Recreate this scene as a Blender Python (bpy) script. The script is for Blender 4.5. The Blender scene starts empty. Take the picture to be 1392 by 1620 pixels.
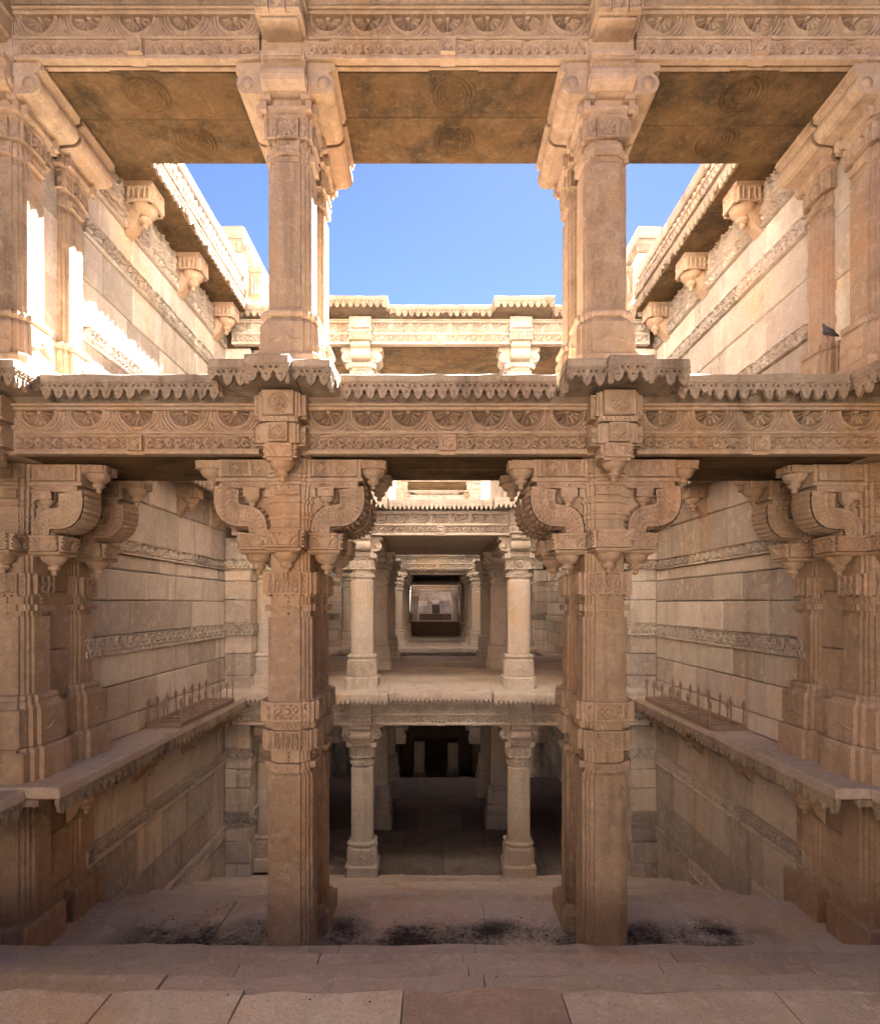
import bpy, math, random
import numpy as np
from mathutils import Matrix, Vector

random.seed(7)
rng = np.random.default_rng(7)
R = math.radians
scene = bpy.context.scene
COL = scene.collection

# ------------------------------------------------------------------ camera, sky, sun, exposure
CAMX = -0.095
cam_d = bpy.data.cameras.new('camera')
cam = bpy.data.objects.new('camera', cam_d)
COL.objects.link(cam)
cam.location = (CAMX, 0, 0)
cam.rotation_euler = (R(90), 0, 0)
cam_d.sensor_fit = 'VERTICAL'
cam_d.sensor_height = 36
cam_d.sensor_width = 36
cam_d.lens = 910 / 1620 * 36
cam_d.shift_x = 10 / 1620
cam_d.shift_y = 145 / 1620
cam_d.clip_start = 0.05
cam_d.clip_end = 500
scene.camera = cam

SUN_EL = R(42.5)
SUN_AZ = R(76)          # beyond +X, towards +Y
sdir = Vector((math.cos(SUN_EL) * math.cos(SUN_AZ), math.cos(SUN_EL) * math.sin(SUN_AZ), math.sin(SUN_EL)))
world = bpy.data.worlds.new('World')
scene.world = world
world.use_nodes = True
wn = world.node_tree
bg = wn.nodes['Background']
sky = wn.nodes.new('ShaderNodeTexSky')
sky.sky_type = 'NISHITA'
sky.sun_disc = False
sky.sun_elevation = SUN_EL
sky.sun_rotation = math.atan2(sdir.x, sdir.y)
sky.altitude = 3000
sky.air_density = 0.12
sky.dust_density = 0.04
sky.ozone_density = 1.0
wn.links.new(sky.outputs[0], bg.inputs[0])
bg.inputs[1].default_value = 0.05

sl = bpy.data.lights.new('sun', 'SUN')
sl.energy = 5.0
sl.angle = R(0.5)
sl.color = (1.0, 0.955, 0.88)
so = bpy.data.objects.new('sun', sl)
COL.objects.link(so)
so.rotation_euler = (-sdir).to_track_quat('-Z', 'Y').to_euler()
so.location = (20, 5, 20)

scene.view_settings.view_transform = 'Standard'
scene.view_settings.look = 'None'
scene.view_settings.gamma = 1
scene.view_settings.use_curve_mapping = False
scene.view_settings.exposure = 5.1
scene.render.engine = 'CYCLES'
scene.cycles.max_bounces = 10
scene.cycles.diffuse_bounces = 8
scene.cycles.glossy_bounces = 2
scene.cycles.use_denoising = True

# ------------------------------------------------------------------ materials
def stone_mat(name, cols, stain=0.45, stain_col=(0.09, 0.06, 0.045), bump=0.5, strata=0.0, streak=True,
              blotch=None, grime=False, vary=0.22):
    m = bpy.data.materials.new(name)
    m.use_nodes = True
    nt = m.node_tree
    N, L = nt.nodes, nt.links
    bsdf = N['Principled BSDF']
    bsdf.inputs['Roughness'].default_value = 0.9
    bsdf.inputs['Specular IOR Level'].default_value = 0.2
    geo = N.new('ShaderNodeNewGeometry')
    pos = geo.outputs['Position']

    def noise(scale, detail=4, rough=0.55, sc=None, rot=None, dist=0.0):
        src = pos
        if sc or rot:
            mp = N.new('ShaderNodeMapping')
            if sc: mp.inputs['Scale'].default_value = sc
            if rot: mp.inputs['Rotation'].default_value = rot
            L.new(pos, mp.inputs['Vector'])
            src = mp.outputs[0]
        n = N.new('ShaderNodeTexNoise')
        n.inputs['Scale'].default_value = scale
        n.inputs['Detail'].default_value = detail
        n.inputs['Roughness'].default_value = rough
        n.inputs['Distortion'].default_value = dist
        L.new(src, n.inputs['Vector'])
        return n.outputs['Fac']

    def ramp(src, a, b):
        r = N.new('ShaderNodeMapRange')
        r.inputs['From Min'].default_value = a
        r.inputs['From Max'].default_value = b
        r.clamp = True
        L.new(src, r.inputs['Value'])
        return r.outputs[0]

    def mul(a, b):
        q = N.new('ShaderNodeMath'); q.operation = 'MULTIPLY'
        for i, x in enumerate((a, b)):
            if hasattr(x, 'is_linked'): L.new(x, q.inputs[i])
            else: q.inputs[i].default_value = x
        return q.outputs[0]

    def add(a, b):
        q = N.new('ShaderNodeMath'); q.operation = 'ADD'
        for i, x in enumerate((a, b)):
            if hasattr(x, 'is_linked'): L.new(x, q.inputs[i])
            else: q.inputs[i].default_value = x
        return q.outputs[0]

    def mix(fac, a, b, mode='MIX'):
        q = N.new('ShaderNodeMix'); q.data_type = 'RGBA'; q.blend_type = mode
        if hasattr(fac, 'is_linked'): L.new(fac, q.inputs['Factor'])
        else: q.inputs['Factor'].default_value = fac
        for k, x in ((6, a), (7, b)):
            if hasattr(x, 'is_linked'): L.new(x, q.inputs[k])
            else: q.inputs[k].default_value = (*x, 1)
        return q.outputs[2]

    oi = N.new('ShaderNodeObjectInfo')
    rnd = oi.outputs['Random']
    c = mix(ramp(noise(1.1, 5), 0.38, 0.62), cols[0], cols[1])
    c = mix(mul(ramp(noise(4.5, 6, 0.65), 0.46, 0.66), 0.75), c, cols[2])
    oc = tuple(a * b for a, b in zip(cols[1], (1.1, .95, .74))); gy = tuple(a * b for a, b in zip(cols[1], (.80, .82, .92)))
    c = mix(mul(ramp(noise(0.75, 4, 0.6, dist=.5), 0.52, 0.64), 0.7), c, oc)
    c = mix(mul(ramp(noise(0.9, 5, 0.65, sc=(1, 1, 1.01)), 0.40, 0.30), 0.7), c, gy)
    # stone to stone tint
    rr = N.new('ShaderNodeMapRange'); rr.inputs['To Min'].default_value = 1 - vary; rr.inputs['To Max'].default_value = 1 + vary * 0.7
    L.new(rnd, rr.inputs['Value'])
    hs = N.new('ShaderNodeHueSaturation')
    L.new(rr.outputs[0], hs.inputs['Value'])
    q = mul(rnd, 7.31); fr = N.new('ShaderNodeMath'); fr.operation = 'FRACT'; L.new(q, fr.inputs[0])
    rh = N.new('ShaderNodeMapRange'); rh.inputs['To Min'].default_value = 0.5 - 0.055 * vary; rh.inputs['To Max'].default_value = 0.5 + 0.05 * vary
    L.new(fr.outputs[0], rh.inputs['Value']); L.new(rh.outputs[0], hs.inputs['Hue'])
    L.new(c, hs.inputs['Color']); c = hs.outputs[0]
    if streak:
        c = mix(mul(ramp(noise(1.0, 5, 0.6, sc=(5.5, 5.5, 0.55), dist=0.4), 0.54, 0.70), stain), c, stain_col)
    c = mix(mul(ramp(noise(2.2, 8, 0.7), 0.56, 0.72), stain * 0.8), c, stain_col)
    if blotch:
        c = mix(mul(ramp(noise(2.8, 9, 0.75, dist=0.15), 0.45, 0.62), 0.8), c, blotch)
    c = mix(mul(ramp(noise(9, 6, 0.7), 0.50, 0.68), 0.34), c, tuple(v * 0.52 for v in cols[1]))
    c = mix(mul(ramp(noise(13, 5, 0.7, dist=.3), 0.52, 0.70), 0.45), c, tuple(min(.8, v * 1.28) for v in cols[2]))
    c = mix(mul(ramp(noise(48, 5, 0.75), 0.54, 0.69), 0.5), c, tuple(v * 0.42 for v in cols[0]))
    c = mix(mul(ramp(noise(85, 3, 0.7), 0.56, 0.70), 0.5), c, tuple(v * 0.35 for v in cols[0]))
    c = mix(mul(ramp(noise(150, 2, 0.6), 0.56, 0.72), 0.35), c, tuple(min(1, v * 1.5) for v in cols[1]))
    if strata:
        c = mix(mul(mul(ramp(noise(1.0, 6, 0.65, sc=(2.4, 2.4, 1.3)), 0.60, 0.70), ramp(noise(9, 4), 0.4, 0.6)), 0.75), c, (0.74, 0.68, 0.61))
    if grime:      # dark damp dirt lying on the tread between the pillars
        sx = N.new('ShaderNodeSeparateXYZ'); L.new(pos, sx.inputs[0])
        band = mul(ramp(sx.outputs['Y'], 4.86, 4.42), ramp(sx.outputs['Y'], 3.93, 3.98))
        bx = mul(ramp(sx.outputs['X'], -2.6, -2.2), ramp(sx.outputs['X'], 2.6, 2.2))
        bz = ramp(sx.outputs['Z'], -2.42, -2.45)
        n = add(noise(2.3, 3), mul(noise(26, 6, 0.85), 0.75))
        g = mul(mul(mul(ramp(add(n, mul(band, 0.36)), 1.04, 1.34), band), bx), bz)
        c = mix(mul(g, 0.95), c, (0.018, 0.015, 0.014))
        n2 = mul(ramp(noise(55, 2), 0.68, 0.72), ramp(noise(3, 2), 0.5, 0.62))
        c = mix(mul(n2, 0.8), c, (0.55, 0.5, 0.46))
    L.new(c, bsdf.inputs['Base Color'])
    h = add(mul(noise(22, 9, 0.75), 1.0), mul(noise(95, 4, 0.7), 0.45))
    h = add(h, mul(noise(5, 5, 0.6), 1.4))
    if strata:
        h = add(h, mul(noise(1.0, 4, 0.6, sc=(5, 5, 34), rot=(0.35, 0.3, 0)), strata))
    bp = N.new('ShaderNodeBump')
    bp.inputs['Strength'].default_value = bump
    bp.inputs['Distance'].default_value = 0.02
    L.new(h, bp.inputs['Height'])
    L.new(bp.outputs[0], bsdf.inputs['Normal'])
    return m

M_WALL = stone_mat('wall_sandstone', [(0.57, 0.505, 0.44), (0.53, 0.455, 0.385), (0.61, 0.56, 0.505)], stain=0.38, strata=0.7, bump=0.5, vary=0.34)
M_CARVE = stone_mat('carved_sandstone', [(0.46, 0.34, 0.245), (0.40, 0.285, 0.197), (0.50, 0.39, 0.30)], stain=0.42, bump=0.45, vary=0.12)
M_PALE = stone_mat('pale_sandstone', [(0.57, 0.505, 0.44), (0.52, 0.45, 0.38), (0.61, 0.56, 0.505)], stain=0.35, bump=0.35, vary=0.12)
M_SHAFT = stone_mat('pitted_sandstone', [(0.49, 0.36, 0.26), (0.43, 0.30, 0.205), (0.53, 0.41, 0.315)], stain=0.6, bump=0.95, vary=0.12)
M_CORN = stone_mat('weathered_sandstone', [(0.40, 0.32, 0.25), (0.34, 0.265, 0.205), (0.46, 0.375, 0.295)], stain=0.75, bump=0.7, vary=0.16)
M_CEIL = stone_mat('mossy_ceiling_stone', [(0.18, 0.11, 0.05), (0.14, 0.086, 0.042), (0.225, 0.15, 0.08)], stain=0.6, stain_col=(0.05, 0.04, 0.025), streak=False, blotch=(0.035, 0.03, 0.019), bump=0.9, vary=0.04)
M_STEP = stone_mat('worn_paving_stone', [(0.60, 0.505, 0.425), (0.53, 0.435, 0.355), (0.64, 0.56, 0.49)], stain=0.35, streak=False, bump=0.5, vary=0.14, grime=True)
M_SHADEPAVE = stone_mat('shade_dark_paving', [(0.24, 0.205, 0.18), (0.19, 0.16, 0.14), (0.28, 0.24, 0.215)], stain=0.5, streak=False, bump=0.5, vary=0.2)  # shade under the hall roof put into the paving colour
M_REDSTEP = stone_mat('red_paving_stone', [(0.43, 0.325, 0.27), (0.39, 0.29, 0.235), (0.46, 0.36, 0.31)], stain=0.25, streak=False, bump=0.4, vary=0.08)
M_DARKWALL = stone_mat('low_bounce_sandstone', [(0.275, 0.22, 0.172), (0.225, 0.175, 0.135), (0.32, 0.265, 0.21)], stain=0.5, vary=0.2)  # dark tone chosen to cut bounce from unseen walls and stairs
M_SOIL = stone_mat('dry_soil', [(0.20, 0.155, 0.115), (0.16, 0.12, 0.09), (0.23, 0.18, 0.135)], stain=0.3, streak=False)
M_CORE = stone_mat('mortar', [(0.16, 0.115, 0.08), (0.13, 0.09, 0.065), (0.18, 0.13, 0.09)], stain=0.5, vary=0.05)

def simple_mat(name, col, rough=0.6, metal=0.0):
    m = bpy.data.materials.new(name); m.use_nodes = True
    nt = m.node_tree; b = nt.nodes['Principled BSDF']
    n = nt.nodes.new('ShaderNodeTexNoise'); n.inputs['Scale'].default_value = 35; n.inputs['Detail'].default_value = 5
    g = nt.nodes.new('ShaderNodeNewGeometry'); nt.links.new(g.outputs['Position'], n.inputs['Vector'])
    q = nt.nodes.new('ShaderNodeMix'); q.data_type = 'RGBA'
    q.inputs[6].default_value = (*[c * 0.65 for c in col], 1); q.inputs[7].default_value = (*[c * 1.25 for c in col], 1)
    nt.links.new(n.outputs['Fac'], q.inputs['Factor']); nt.links.new(q.outputs[2], b.inputs['Base Color'])
    b.inputs['Roughness'].default_value = rough; b.inputs['Metallic'].default_value = metal
    return m
M_METAL = simple_mat('brown_painted_steel', (0.27, 0.185, 0.14), 0.55)
M_BIRD = simple_mat('slate_feathers', (0.05, 0.055, 0.07), 0.6)
M_BEAK = simple_mat('dark_beak', (0.03, 0.03, 0.03), 0.4)
M_FOOT = simple_mat('pink_feet', (0.3, 0.1, 0.08), 0.6)

# ------------------------------------------------------------------ mesh builder
def T(x=0, y=0, z=0): return Matrix.Translation((x, y, z))
def RZ(a): return Matrix.Rotation(R(a), 4, 'Z')
def RX(a): return Matrix.Rotation(R(a), 4, 'X')

class MB:
    def __init__(self):
        self.v, self.f, self.n = [], [], 0       # verts arrays; (flat index array, count array, smooth)
    def add(self, v, f, mat=None, smooth=False):
        v = np.asarray(v, dtype=np.float64).reshape(-1, 3)
        if mat is not None:
            m = np.array(mat)
            v = v @ m[:3, :3].T + m[:3, 3]
        if isinstance(f, np.ndarray):
            flat = (f + self.n).ravel(); cnt = np.full(len(f), f.shape[1])
        else:
            flat = np.array([i + self.n for t in f for i in t]); cnt = np.array([len(t) for t in f])
        self.v.append(v); self.f.append((flat, cnt, smooth)); self.n += len(v)
        return self
    def mesh(self, name, material):
        me = bpy.data.meshes.new(name)
        v = np.concatenate(self.v)
        idx = np.concatenate([a for a, _, _ in self.f]).astype(np.int32)
        cnt = np.concatenate([c for _, c, _ in self.f]).astype(np.int32)
        sm = np.concatenate([np.full(len(c), s) for _, c, s in self.f])
        st = np.zeros(len(cnt), np.int32); st[1:] = np.cumsum(cnt)[:-1]
        me.vertices.add(len(v)); me.vertices.foreach_set('co', v.astype(np.float32).ravel())
        me.loops.add(len(idx)); me.loops.foreach_set('vertex_index', idx)
        me.polygons.add(len(cnt)); me.polygons.foreach_set('loop_start', st)
        me.polygons.foreach_set('use_smooth', sm)
        me.update(calc_edges=True); me.validate()
        me.materials.append(material)
        return me
    def build(self, name, material, parent=None, mat=None):
        return link(name, self.mesh(name, material), parent, mat)

def link(name, data, parent=None, mat=None):
    o = bpy.data.objects.new(name, data)
    COL.objects.link(o)
    if parent is not None: o.parent = parent
    if mat is not None: o.matrix_local = mat
    return o

def thing(name, label, cat, loc=(0, 0, 0), rz=0, group=None):
    o = link(name, None)
    o.empty_display_size = 0.1
    o.location = loc; o.rotation_euler = (0, 0, R(rz))
    tag(o, label, cat, group)
    return o
def tag(o, label, cat, group=None):
    o['label'] = label; o['category'] = cat; o['kind'] = 'thing'
    if group: o['group'] = group
PROTOS = []
def copy_tree(o, parent=None):
    c = o.copy(); COL.objects.link(c)
    if parent is not None:
        c.parent = parent
        c.matrix_parent_inverse = o.matrix_parent_inverse
    for ch in o.children: copy_tree(ch, c)
    return c
def dup(o, loc, rz, label, group=None, mirror=False):
    c = copy_tree(o)
    c.location = loc; c.rotation_euler = (0, 0, R(rz)); c['label'] = label
    if group: c['group'] = group
    return c
def proto(name, cat, group=None):
    t = thing(name, 'prototype', cat, group=group); PROTOS.append(t); return t

# shapes -------------------------------------------------------------------------------------------
def box(mb, x0, x1, y0, y1, z0, z1, ch=0.006, jit=0.0, mat=None):
    """box with chamfered edges (24 verts)"""
    c = min(ch, (x1 - x0) * .3, (y1 - y0) * .3, (z1 - z0) * .3)
    vs, ids = [], {}
    for sx in (0, 1):
        for sy in (0, 1):
            for sz in (0, 1):
                X, Y, Z = (x0, x1)[sx], (y0, y1)[sy], (z0, z1)[sz]
                dx, dy, dz = (c, -c)[sx], (c, -c)[sy], (c, -c)[sz]
                for k, p in enumerate(((X, Y + dy, Z + dz), (X + dx, Y, Z + dz), (X + dx, Y + dy, Z))):
                    ids[(sx, sy, sz, k)] = len(vs)
                    vs.append([p[i] + (random.uniform(-jit, jit) if jit else 0) for i in range(3)])
    fs = []
    g = lambda *a: ids[a]
    for s in (0, 1):
        a = [g(s, 0, 0, 0), g(s, 1, 0, 0), g(s, 1, 1, 0), g(s, 0, 1, 0)]; fs.append(a if s else a[::-1])
        a = [g(0, s, 0, 1), g(1, s, 0, 1), g(1, s, 1, 1), g(0, s, 1, 1)]; fs.append(a[::-1] if s else a)
        a = [g(0, 0, s, 2), g(1, 0, s, 2), g(1, 1, s, 2), g(0, 1, s, 2)]; fs.append(a if s else a[::-1])
    for p in (0, 1):
        for q in (0, 1):
            a = [g(p, q, 0, 0), g(p, q, 0, 1), g(p, q, 1, 1), g(p, q, 1, 0)]; fs.append(a if p ^ q else a[::-1])
            a = [g(p, 0, q, 0), g(p, 0, q, 2), g(p, 1, q, 2), g(p, 1, q, 0)]; fs.append(a if not (p ^ q) else a[::-1])
            a = [g(0, p, q, 1), g(0, p, q, 2), g(1, p, q, 2), g(1, p, q, 1)]; fs.append(a if p ^ q else a[::-1])
    for sx in (0, 1):
        for sy in (0, 1):
            for sz in (0, 1):
                a = [g(sx, sy, sz, 0), g(sx, sy, sz, 1), g(sx, sy, sz, 2)]
                fs.append(a if (sx + sy + sz) % 2 else a[::-1])
    mb.add(vs, fs, mat)
    return mb

def loft(mb, rings, mat=None, smooth=False):
    """rings: [(z, [(x,y)...])] bottom to top"""
    n = len(rings[0][1]); vs = []
    for z, p in rings: vs += [(x, y, z) for x, y in p]
    fs = []
    for k in range(len(rings) - 1):
        for i in range(n):
            j = (i + 1) % n
            fs.append((k * n + i, k * n + j, (k + 1) * n + j, (k + 1) * n + i))
    mb.add(vs, fs, mat, smooth)
    mb.add([(x, y, rings[0][0]) for x, y in rings[0][1]], [tuple(range(n))[::-1]], mat)
    mb.add([(x, y, rings[-1][0]) for x, y in rings[-1][1]], [tuple(range(n))], mat)
    return mb

def plan(a, k=1.0):
    """redented square: centre face at distance a, two setbacks towards the corner"""
    t1, b, t2 = a * .56, a * .87, a * .74
    q = [(a, t1), (b, t1), (b, t2), (t2, t2), (t2, b), (t1, b), (t1, a)]
    pts = []
    for i in range(4):
        for x, y in q:
            for _ in range(i): x, y = -y, x
            pts.append((x, y))
    return pts
def octo(a, c=.3):
    t = a * (1 - c)
    return [(a, -t), (a, t), (t, a), (-t, a), (-a, t), (-a, -t), (-t, -a), (t, -a)]
def sq(a): return [(a, -a), (a, a), (-a, a), (-a, -a)]
def rect(x, y): return [(x, -y), (x, y), (-x, y), (-x, -y)]

def shaft_rings(a, z0, z1, n=8, j=0.0015):
    rs = []
    for i in range(n + 1):
        e = random.uniform(-j, j)
        rs.append((z0 + (z1 - z0) * i / n, plan(a + e)))
    return rs

def extrude(mb, prof, w, mat=None):
    """profile [(r,z)] in the XZ plane, extruded along Y by +-w/2 (profile counter-clockwise seen from -Y)"""
    n = len(prof)
    vs = [(r, -w / 2, z) for r, z in prof] + [(r, w / 2, z) for r, z in prof]
    fs = [tuple(range(n)), tuple(range(2 * n - 1, n - 1, -1))]
    for i in range(n):
        j = (i + 1) % n
        fs.append((i, n + i, n + j, j))
    mb.add(vs, fs, mat)
    return mb

def lathe(mb, prof, seg=14, mat=None, smooth=True):
    """prof [(r,z)] from bottom to top"""
    rings = [(z, [(r * math.cos(2 * math.pi * i / seg), r * math.sin(2 * math.pi * i / seg)) for i in range(seg)]) for r, z in prof]
    return loft(mb, rings, mat, smooth)

def wob(U, V, f, n=5):
    z = np.zeros_like(U)
    for _ in range(n):
        a = rng.uniform(0, 2 * math.pi); k = f * rng.uniform(.5, 1.6)
        z += np.sin((U * math.cos(a) + V * math.sin(a)) * k * 2 * math.pi + rng.uniform(0, 6.28))
    return z / n
def hf(mb, W, H, cs, fn, depth, mat=None, noise=0.0006):
    """carved relief: height field on a W x H panel facing -Y, lower edge at z=0, centred on x=0; face plane at y=0"""
    nu, nv = max(2, round(W / cs)), max(2, round(H / cs))
    u = np.linspace(0, W, nu + 1); v = np.linspace(0, H, nv + 1)
    U, V = np.meshgrid(u, v, indexing='ij')
    Uw = np.clip(U + wob(U, V, 7) * .004, 0, W); Vw = np.clip(V + wob(U, V, 7) * .003, 0, H)
    h = np.clip(fn(Uw, Vw, W, H), -0.2, 1.2)
    wear = np.clip(wob(U, V, 5, 6) * 1.5 - .5, 0, .45)               # worn and chipped places
    h = (h * (1 - wear) + wear * .45) * depth * 1.6 * (1 + .15 * wob(U, V, 3))
    h = h + rng.normal(0, noise, h.shape)
    P = np.stack([U - W / 2, -h, V], -1)
    idx = np.arange((nu + 1) * (nv + 1)).reshape(nu + 1, nv + 1)
    f = np.stack([idx[:-1, :-1], idx[1:, :-1], idx[1:, 1:], idx[:-1, 1:]], -1).reshape(-1, 4)
    mb.add(P.reshape(-1, 3), f, mat, True)
    # skirt back into the body
    ring = np.concatenate([idx[:, 0], idx[-1, 1:], idx[-2::-1, -1], idx[0, -2:0:-1]])
    pv = P.reshape(-1, 3)[ring]; bk = pv.copy(); bk[:, 1] = 0.02
    n = len(ring); k = np.arange(n); j = (k + 1) % n
    mb.add(np.concatenate([pv, bk]), np.stack([k, k + n, j + n, j], -1), mat)
    return mb

def pierced(mb, W, H, cs, mask_fn, h_fn, thick, depth, mat=None):
    """pierced carved strip of real thickness; same frame as hf (back at y=thick, relief outwards)"""
    nu, nv = max(2, round(W / cs)), max(2, round(H / cs))
    u = np.linspace(0, W, nu + 1); v = np.linspace(0, H, nv + 1)
    U, V = np.meshgrid(u, v, indexing='ij')
    uc = (u[:-1] + u[1:]) / 2; vc = (v[:-1] + v[1:]) / 2
    m = mask_fn(*np.meshgrid(uc, vc, indexing='ij'), W, H)
    h = np.clip(h_fn(U, V, W, H), -.2, 1.2) * depth + rng.normal(0, .0008, U.shape)
    nn = (nu + 1) * (nv + 1)
    F = np.stack([U - W / 2, -h, V], -1).reshape(-1, 3); B = np.stack([U - W / 2, U * 0 + thick, V], -1).reshape(-1, 3)
    idx = np.arange(nn).reshape(nu + 1, nv + 1)
    q = np.stack([idx[:-1, :-1], idx[1:, :-1], idx[1:, 1:], idx[:-1, 1:]], -1)
    f = q[m]
    faces_f = f; faces_b = f[:, ::-1] + nn
    mp = np.pad(m, 1)
    side = []
    for (du, dv, a, b) in ((-1, 0, 3, 0), (1, 0, 1, 2), (0, -1, 0, 1), (0, 1, 2, 3)):
        nb = mp[1 + du:1 + du + nu, 1 + dv:1 + dv + nv]
        e = q[m & ~nb]
        if len(e): side.append(np.stack([e[:, a], e[:, a] + nn, e[:, b] + nn, e[:, b]], -1))
    allf = np.concatenate([faces_f, faces_b] + side)
    used = np.unique(allf); remap = np.zeros(2 * nn, int); remap[used] = np.arange(len(used))
    mb.add(np.concatenate([F, B])[used], remap[allf], mat, False)
    return mb

# carving motifs: fn(U, V, W, H) -> 0..1 -------------------------------------------------------------
def st(d, w): return np.clip(0.5 - d / w, 0, 1)          # 1 inside (d<0)
def frame(U, V, W, H, t): 
    d = np.minimum(np.minimum(U, W - U), np.minimum(V, H - V))
    return (d < t) * 1.0
def m_scallop(n, top=0.0):
    def fn(U, V, W, H):
        p = W / n
        x = (U % p) - p / 2
        yt = H * (1 - top)
        y = V - yt
        r = np.hypot(x, y); Rr = min(p * .5, H * .86)
        th = np.arctan2(-y, x) / math.pi                     # 0..1 below
        w = .006
        h = np.zeros_like(U)
        out = r > Rr
        # spandrel: leaf with a centre rib and ribs following the arch
        xs = np.minimum(U % p, p - U % p)
        sp = .45 + .4 * (np.abs(((r - Rr) / (H * .16)) % 1 - .5) > .28) * (xs > H * .05) + .35 * st(xs - H * .04, .008)
        h = np.where(out, sp, h)
        rim = st(np.abs(r - Rr * .95) - Rr * .055, w)
        rim2 = st(np.abs(r - Rr * .83) - Rr * .03, w) * .75
        h = np.maximum(h, np.maximum(rim, rim2))
        npet = 7
        ph = np.abs((th * npet) % 1 - .5)
        rn = r / Rr
        prof = np.interp(rn, [.16, .3, .5, .68, .8], [.10, .25, .32, .22, 0])
        pet = st((ph - prof) * r * math.pi / npet, w) * (rn < .8) * (rn > .16)
        h = np.maximum(h, pet * (.55 + .35 * st(ph - .06, .08)) * (~out))
        gap = np.abs((th * npet + .5) % 1 - .5)
        leaf = st((gap - np.interp(rn, [.5, .62, .8], [0, .13, .05])) * r * .45, w) * (rn > .5) * (rn < .8)
        h = np.maximum(h, leaf * .5)
        h = np.maximum(h, st(rn - .15, .06) * .8)
        h = np.where(V < H * .06, .9, h)
        return h
    return fn
def m_vine(p0):
    def fn(U, V, W, H):
        n = max(1, round(W / p0)); p = W / n
        yc = H / 2 + H * .24 * np.sin(2 * math.pi * U / p)
        h = st(np.abs(V - yc) - H * .055, H * .06)
        for k in (0, 1):
            s = 1 - 2 * k
            x = ((U / p - .25 - .5 * k) % 1); x = (np.where(x > .5, x - 1, x)) * p
            y = V - (H / 2 - s * H * .08)
            r = np.hypot(x, y); th = np.arctan2(y * s, x)
            rl = min(H * .38, p * .26)
            sp = np.sin(th + r / rl * 7.5) > .15
            h = np.maximum(h, sp * st(r - rl, H * .05) * .9)
            lf = np.sin(3 * th - r / rl * 3) > .4
            h = np.maximum(h, lf * st(r - rl * 1.5, H * .05) * (r > rl * 1.12) * .65)
        h = np.where((V < H * .09) | (V > H * .91), 1, h)
        h = np.where((U < .008) | (U > W - .008), 1, h)
        return h
    return fn
def m_rosette(n=8, circ=True):
    def fn(U, V, W, H):
        x = U - W / 2; y = V - H / 2; s = min(W, H) / 2
        r = np.hypot(x, y) / s; th = np.arctan2(y, x)
        h = frame(U, V, W, H, .1 * s)
        if circ:
            h = np.maximum(h, st(np.abs(r - .78) - .06, .08))
            h = np.where((r > .86), np.maximum(h, .7), h)
            h = np.maximum(h, .5 * st(np.abs(r - .64) - .03, .06))
        lim = .58 if circ else .8
        a = np.abs(((th / (2 * math.pi) * n) % 1) - .5) * 2
        pet = st(r - lim * (1 - .35 * a ** 2) , .08) * (a < .8) * (r > .18)
        h = np.maximum(h, pet * .85)
        h = np.maximum(h, st(r - .15, .05))
        return h
    return fn
def m_star(U, V, W, H):
    x = np.abs(U - W / 2) / (W / 2); y = np.abs(V - H / 2) / (H / 2)
    s = min(W, H)
    h = frame(U, V, W, H, .09 * s)
    a = st((x ** .62 + y ** .62) - .95, .14) * .8
    a = np.maximum(a, .6 * st(np.abs(x + y - .98) - .07, .06))
    a = a - .3 * ((np.abs(x) < .05) | (np.abs(y) < .05)) * (x + y < .8)
    h = np.maximum(h, a)
    h = np.maximum(h, st(np.hypot(x, y) - .16, .06))
    return h
def m_lozenges(n):
    """row of upright bars with lozenge flowers between them"""
    def fn(U, V, W, H):
        p = W / n
        x = np.abs((U % p) - p / 2) / p * 2; y = np.abs(V - H / 2) / H * 2
        h = (x > .86) * .9
        h = np.maximum(h, frame(U, V, W, H, .012))
        d = st(np.abs(x * 1.15 + y * .95 - .78) - .1, .08) * .8
        d = np.maximum(d, st(x * 1.3 + y - .42, .1) * .85)
        d = np.maximum(d, (x < .09) * .7)
        h = np.maximum(h, d)
        return h
    return fn
def m_bars(n):
    def fn(U, V, W, H):
        p = W / n
        x = np.abs((U % p) - p / 2) / p * 2
        h = (x > .62) * .9
        h = np.maximum(h, (x < .16) * .6)
        return np.maximum(h, frame(U, V, W, H, H * .12))
    return fn
def m_checker(nx, nz):
    def fn(U, V, W, H):
        i = np.floor((U - .02) / (W - .04) * nx); j = np.floor((V - .018) / (H - .036) * nz)
        fx = np.abs(((U - .02) / (W - .04) * nx) % 1 - .5); fz = np.abs(((V - .018) / (H - .036) * nz) % 1 - .5)
        hole = ((i + j) % 2 == 0) * st(np.maximum(fx, fz) - .42, .14)
        h = 1 - hole
        x = np.abs(U - W / 2); y = np.abs(V - H / 2); s = H * .3
        star = np.maximum(np.maximum(x, y), (x + y) * .75) / s
        h = np.where(star < 1.05, 0.0, h)
        h = np.maximum(h, st(star - .55, .2) * .8)
        return np.maximum(h, frame(U, V, W, H, .016))
    return fn
def m_acanthus(U, V, W, H):
    x = np.abs(U - W / 2); 
    d = np.hypot(x - W / 2, (V - H * .15))
    h = .45 + .45 * (np.sin(d / H * 24) > -.1) * (d < W * .36) * (d > .01)
    leaf = st(np.abs(d - W * .36) - .005, .004)
    h = np.maximum(h, leaf)
    h = np.where(d < W * .36, h, .35 + .3 * (V > H * .7) * (np.sin(U / W * 38) > 0))
    h = np.where(V > H * .86, 1, h); h = np.where(V < H * .12, .95, h)
    return h
def m_rope(p):
    def fn(U, V, W, H):
        return .5 + .5 * np.sin(2 * math.pi * (U / p + V / H * .8)) * np.sin(np.clip(V / H, 0, 1) * math.pi)
    return fn
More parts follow.
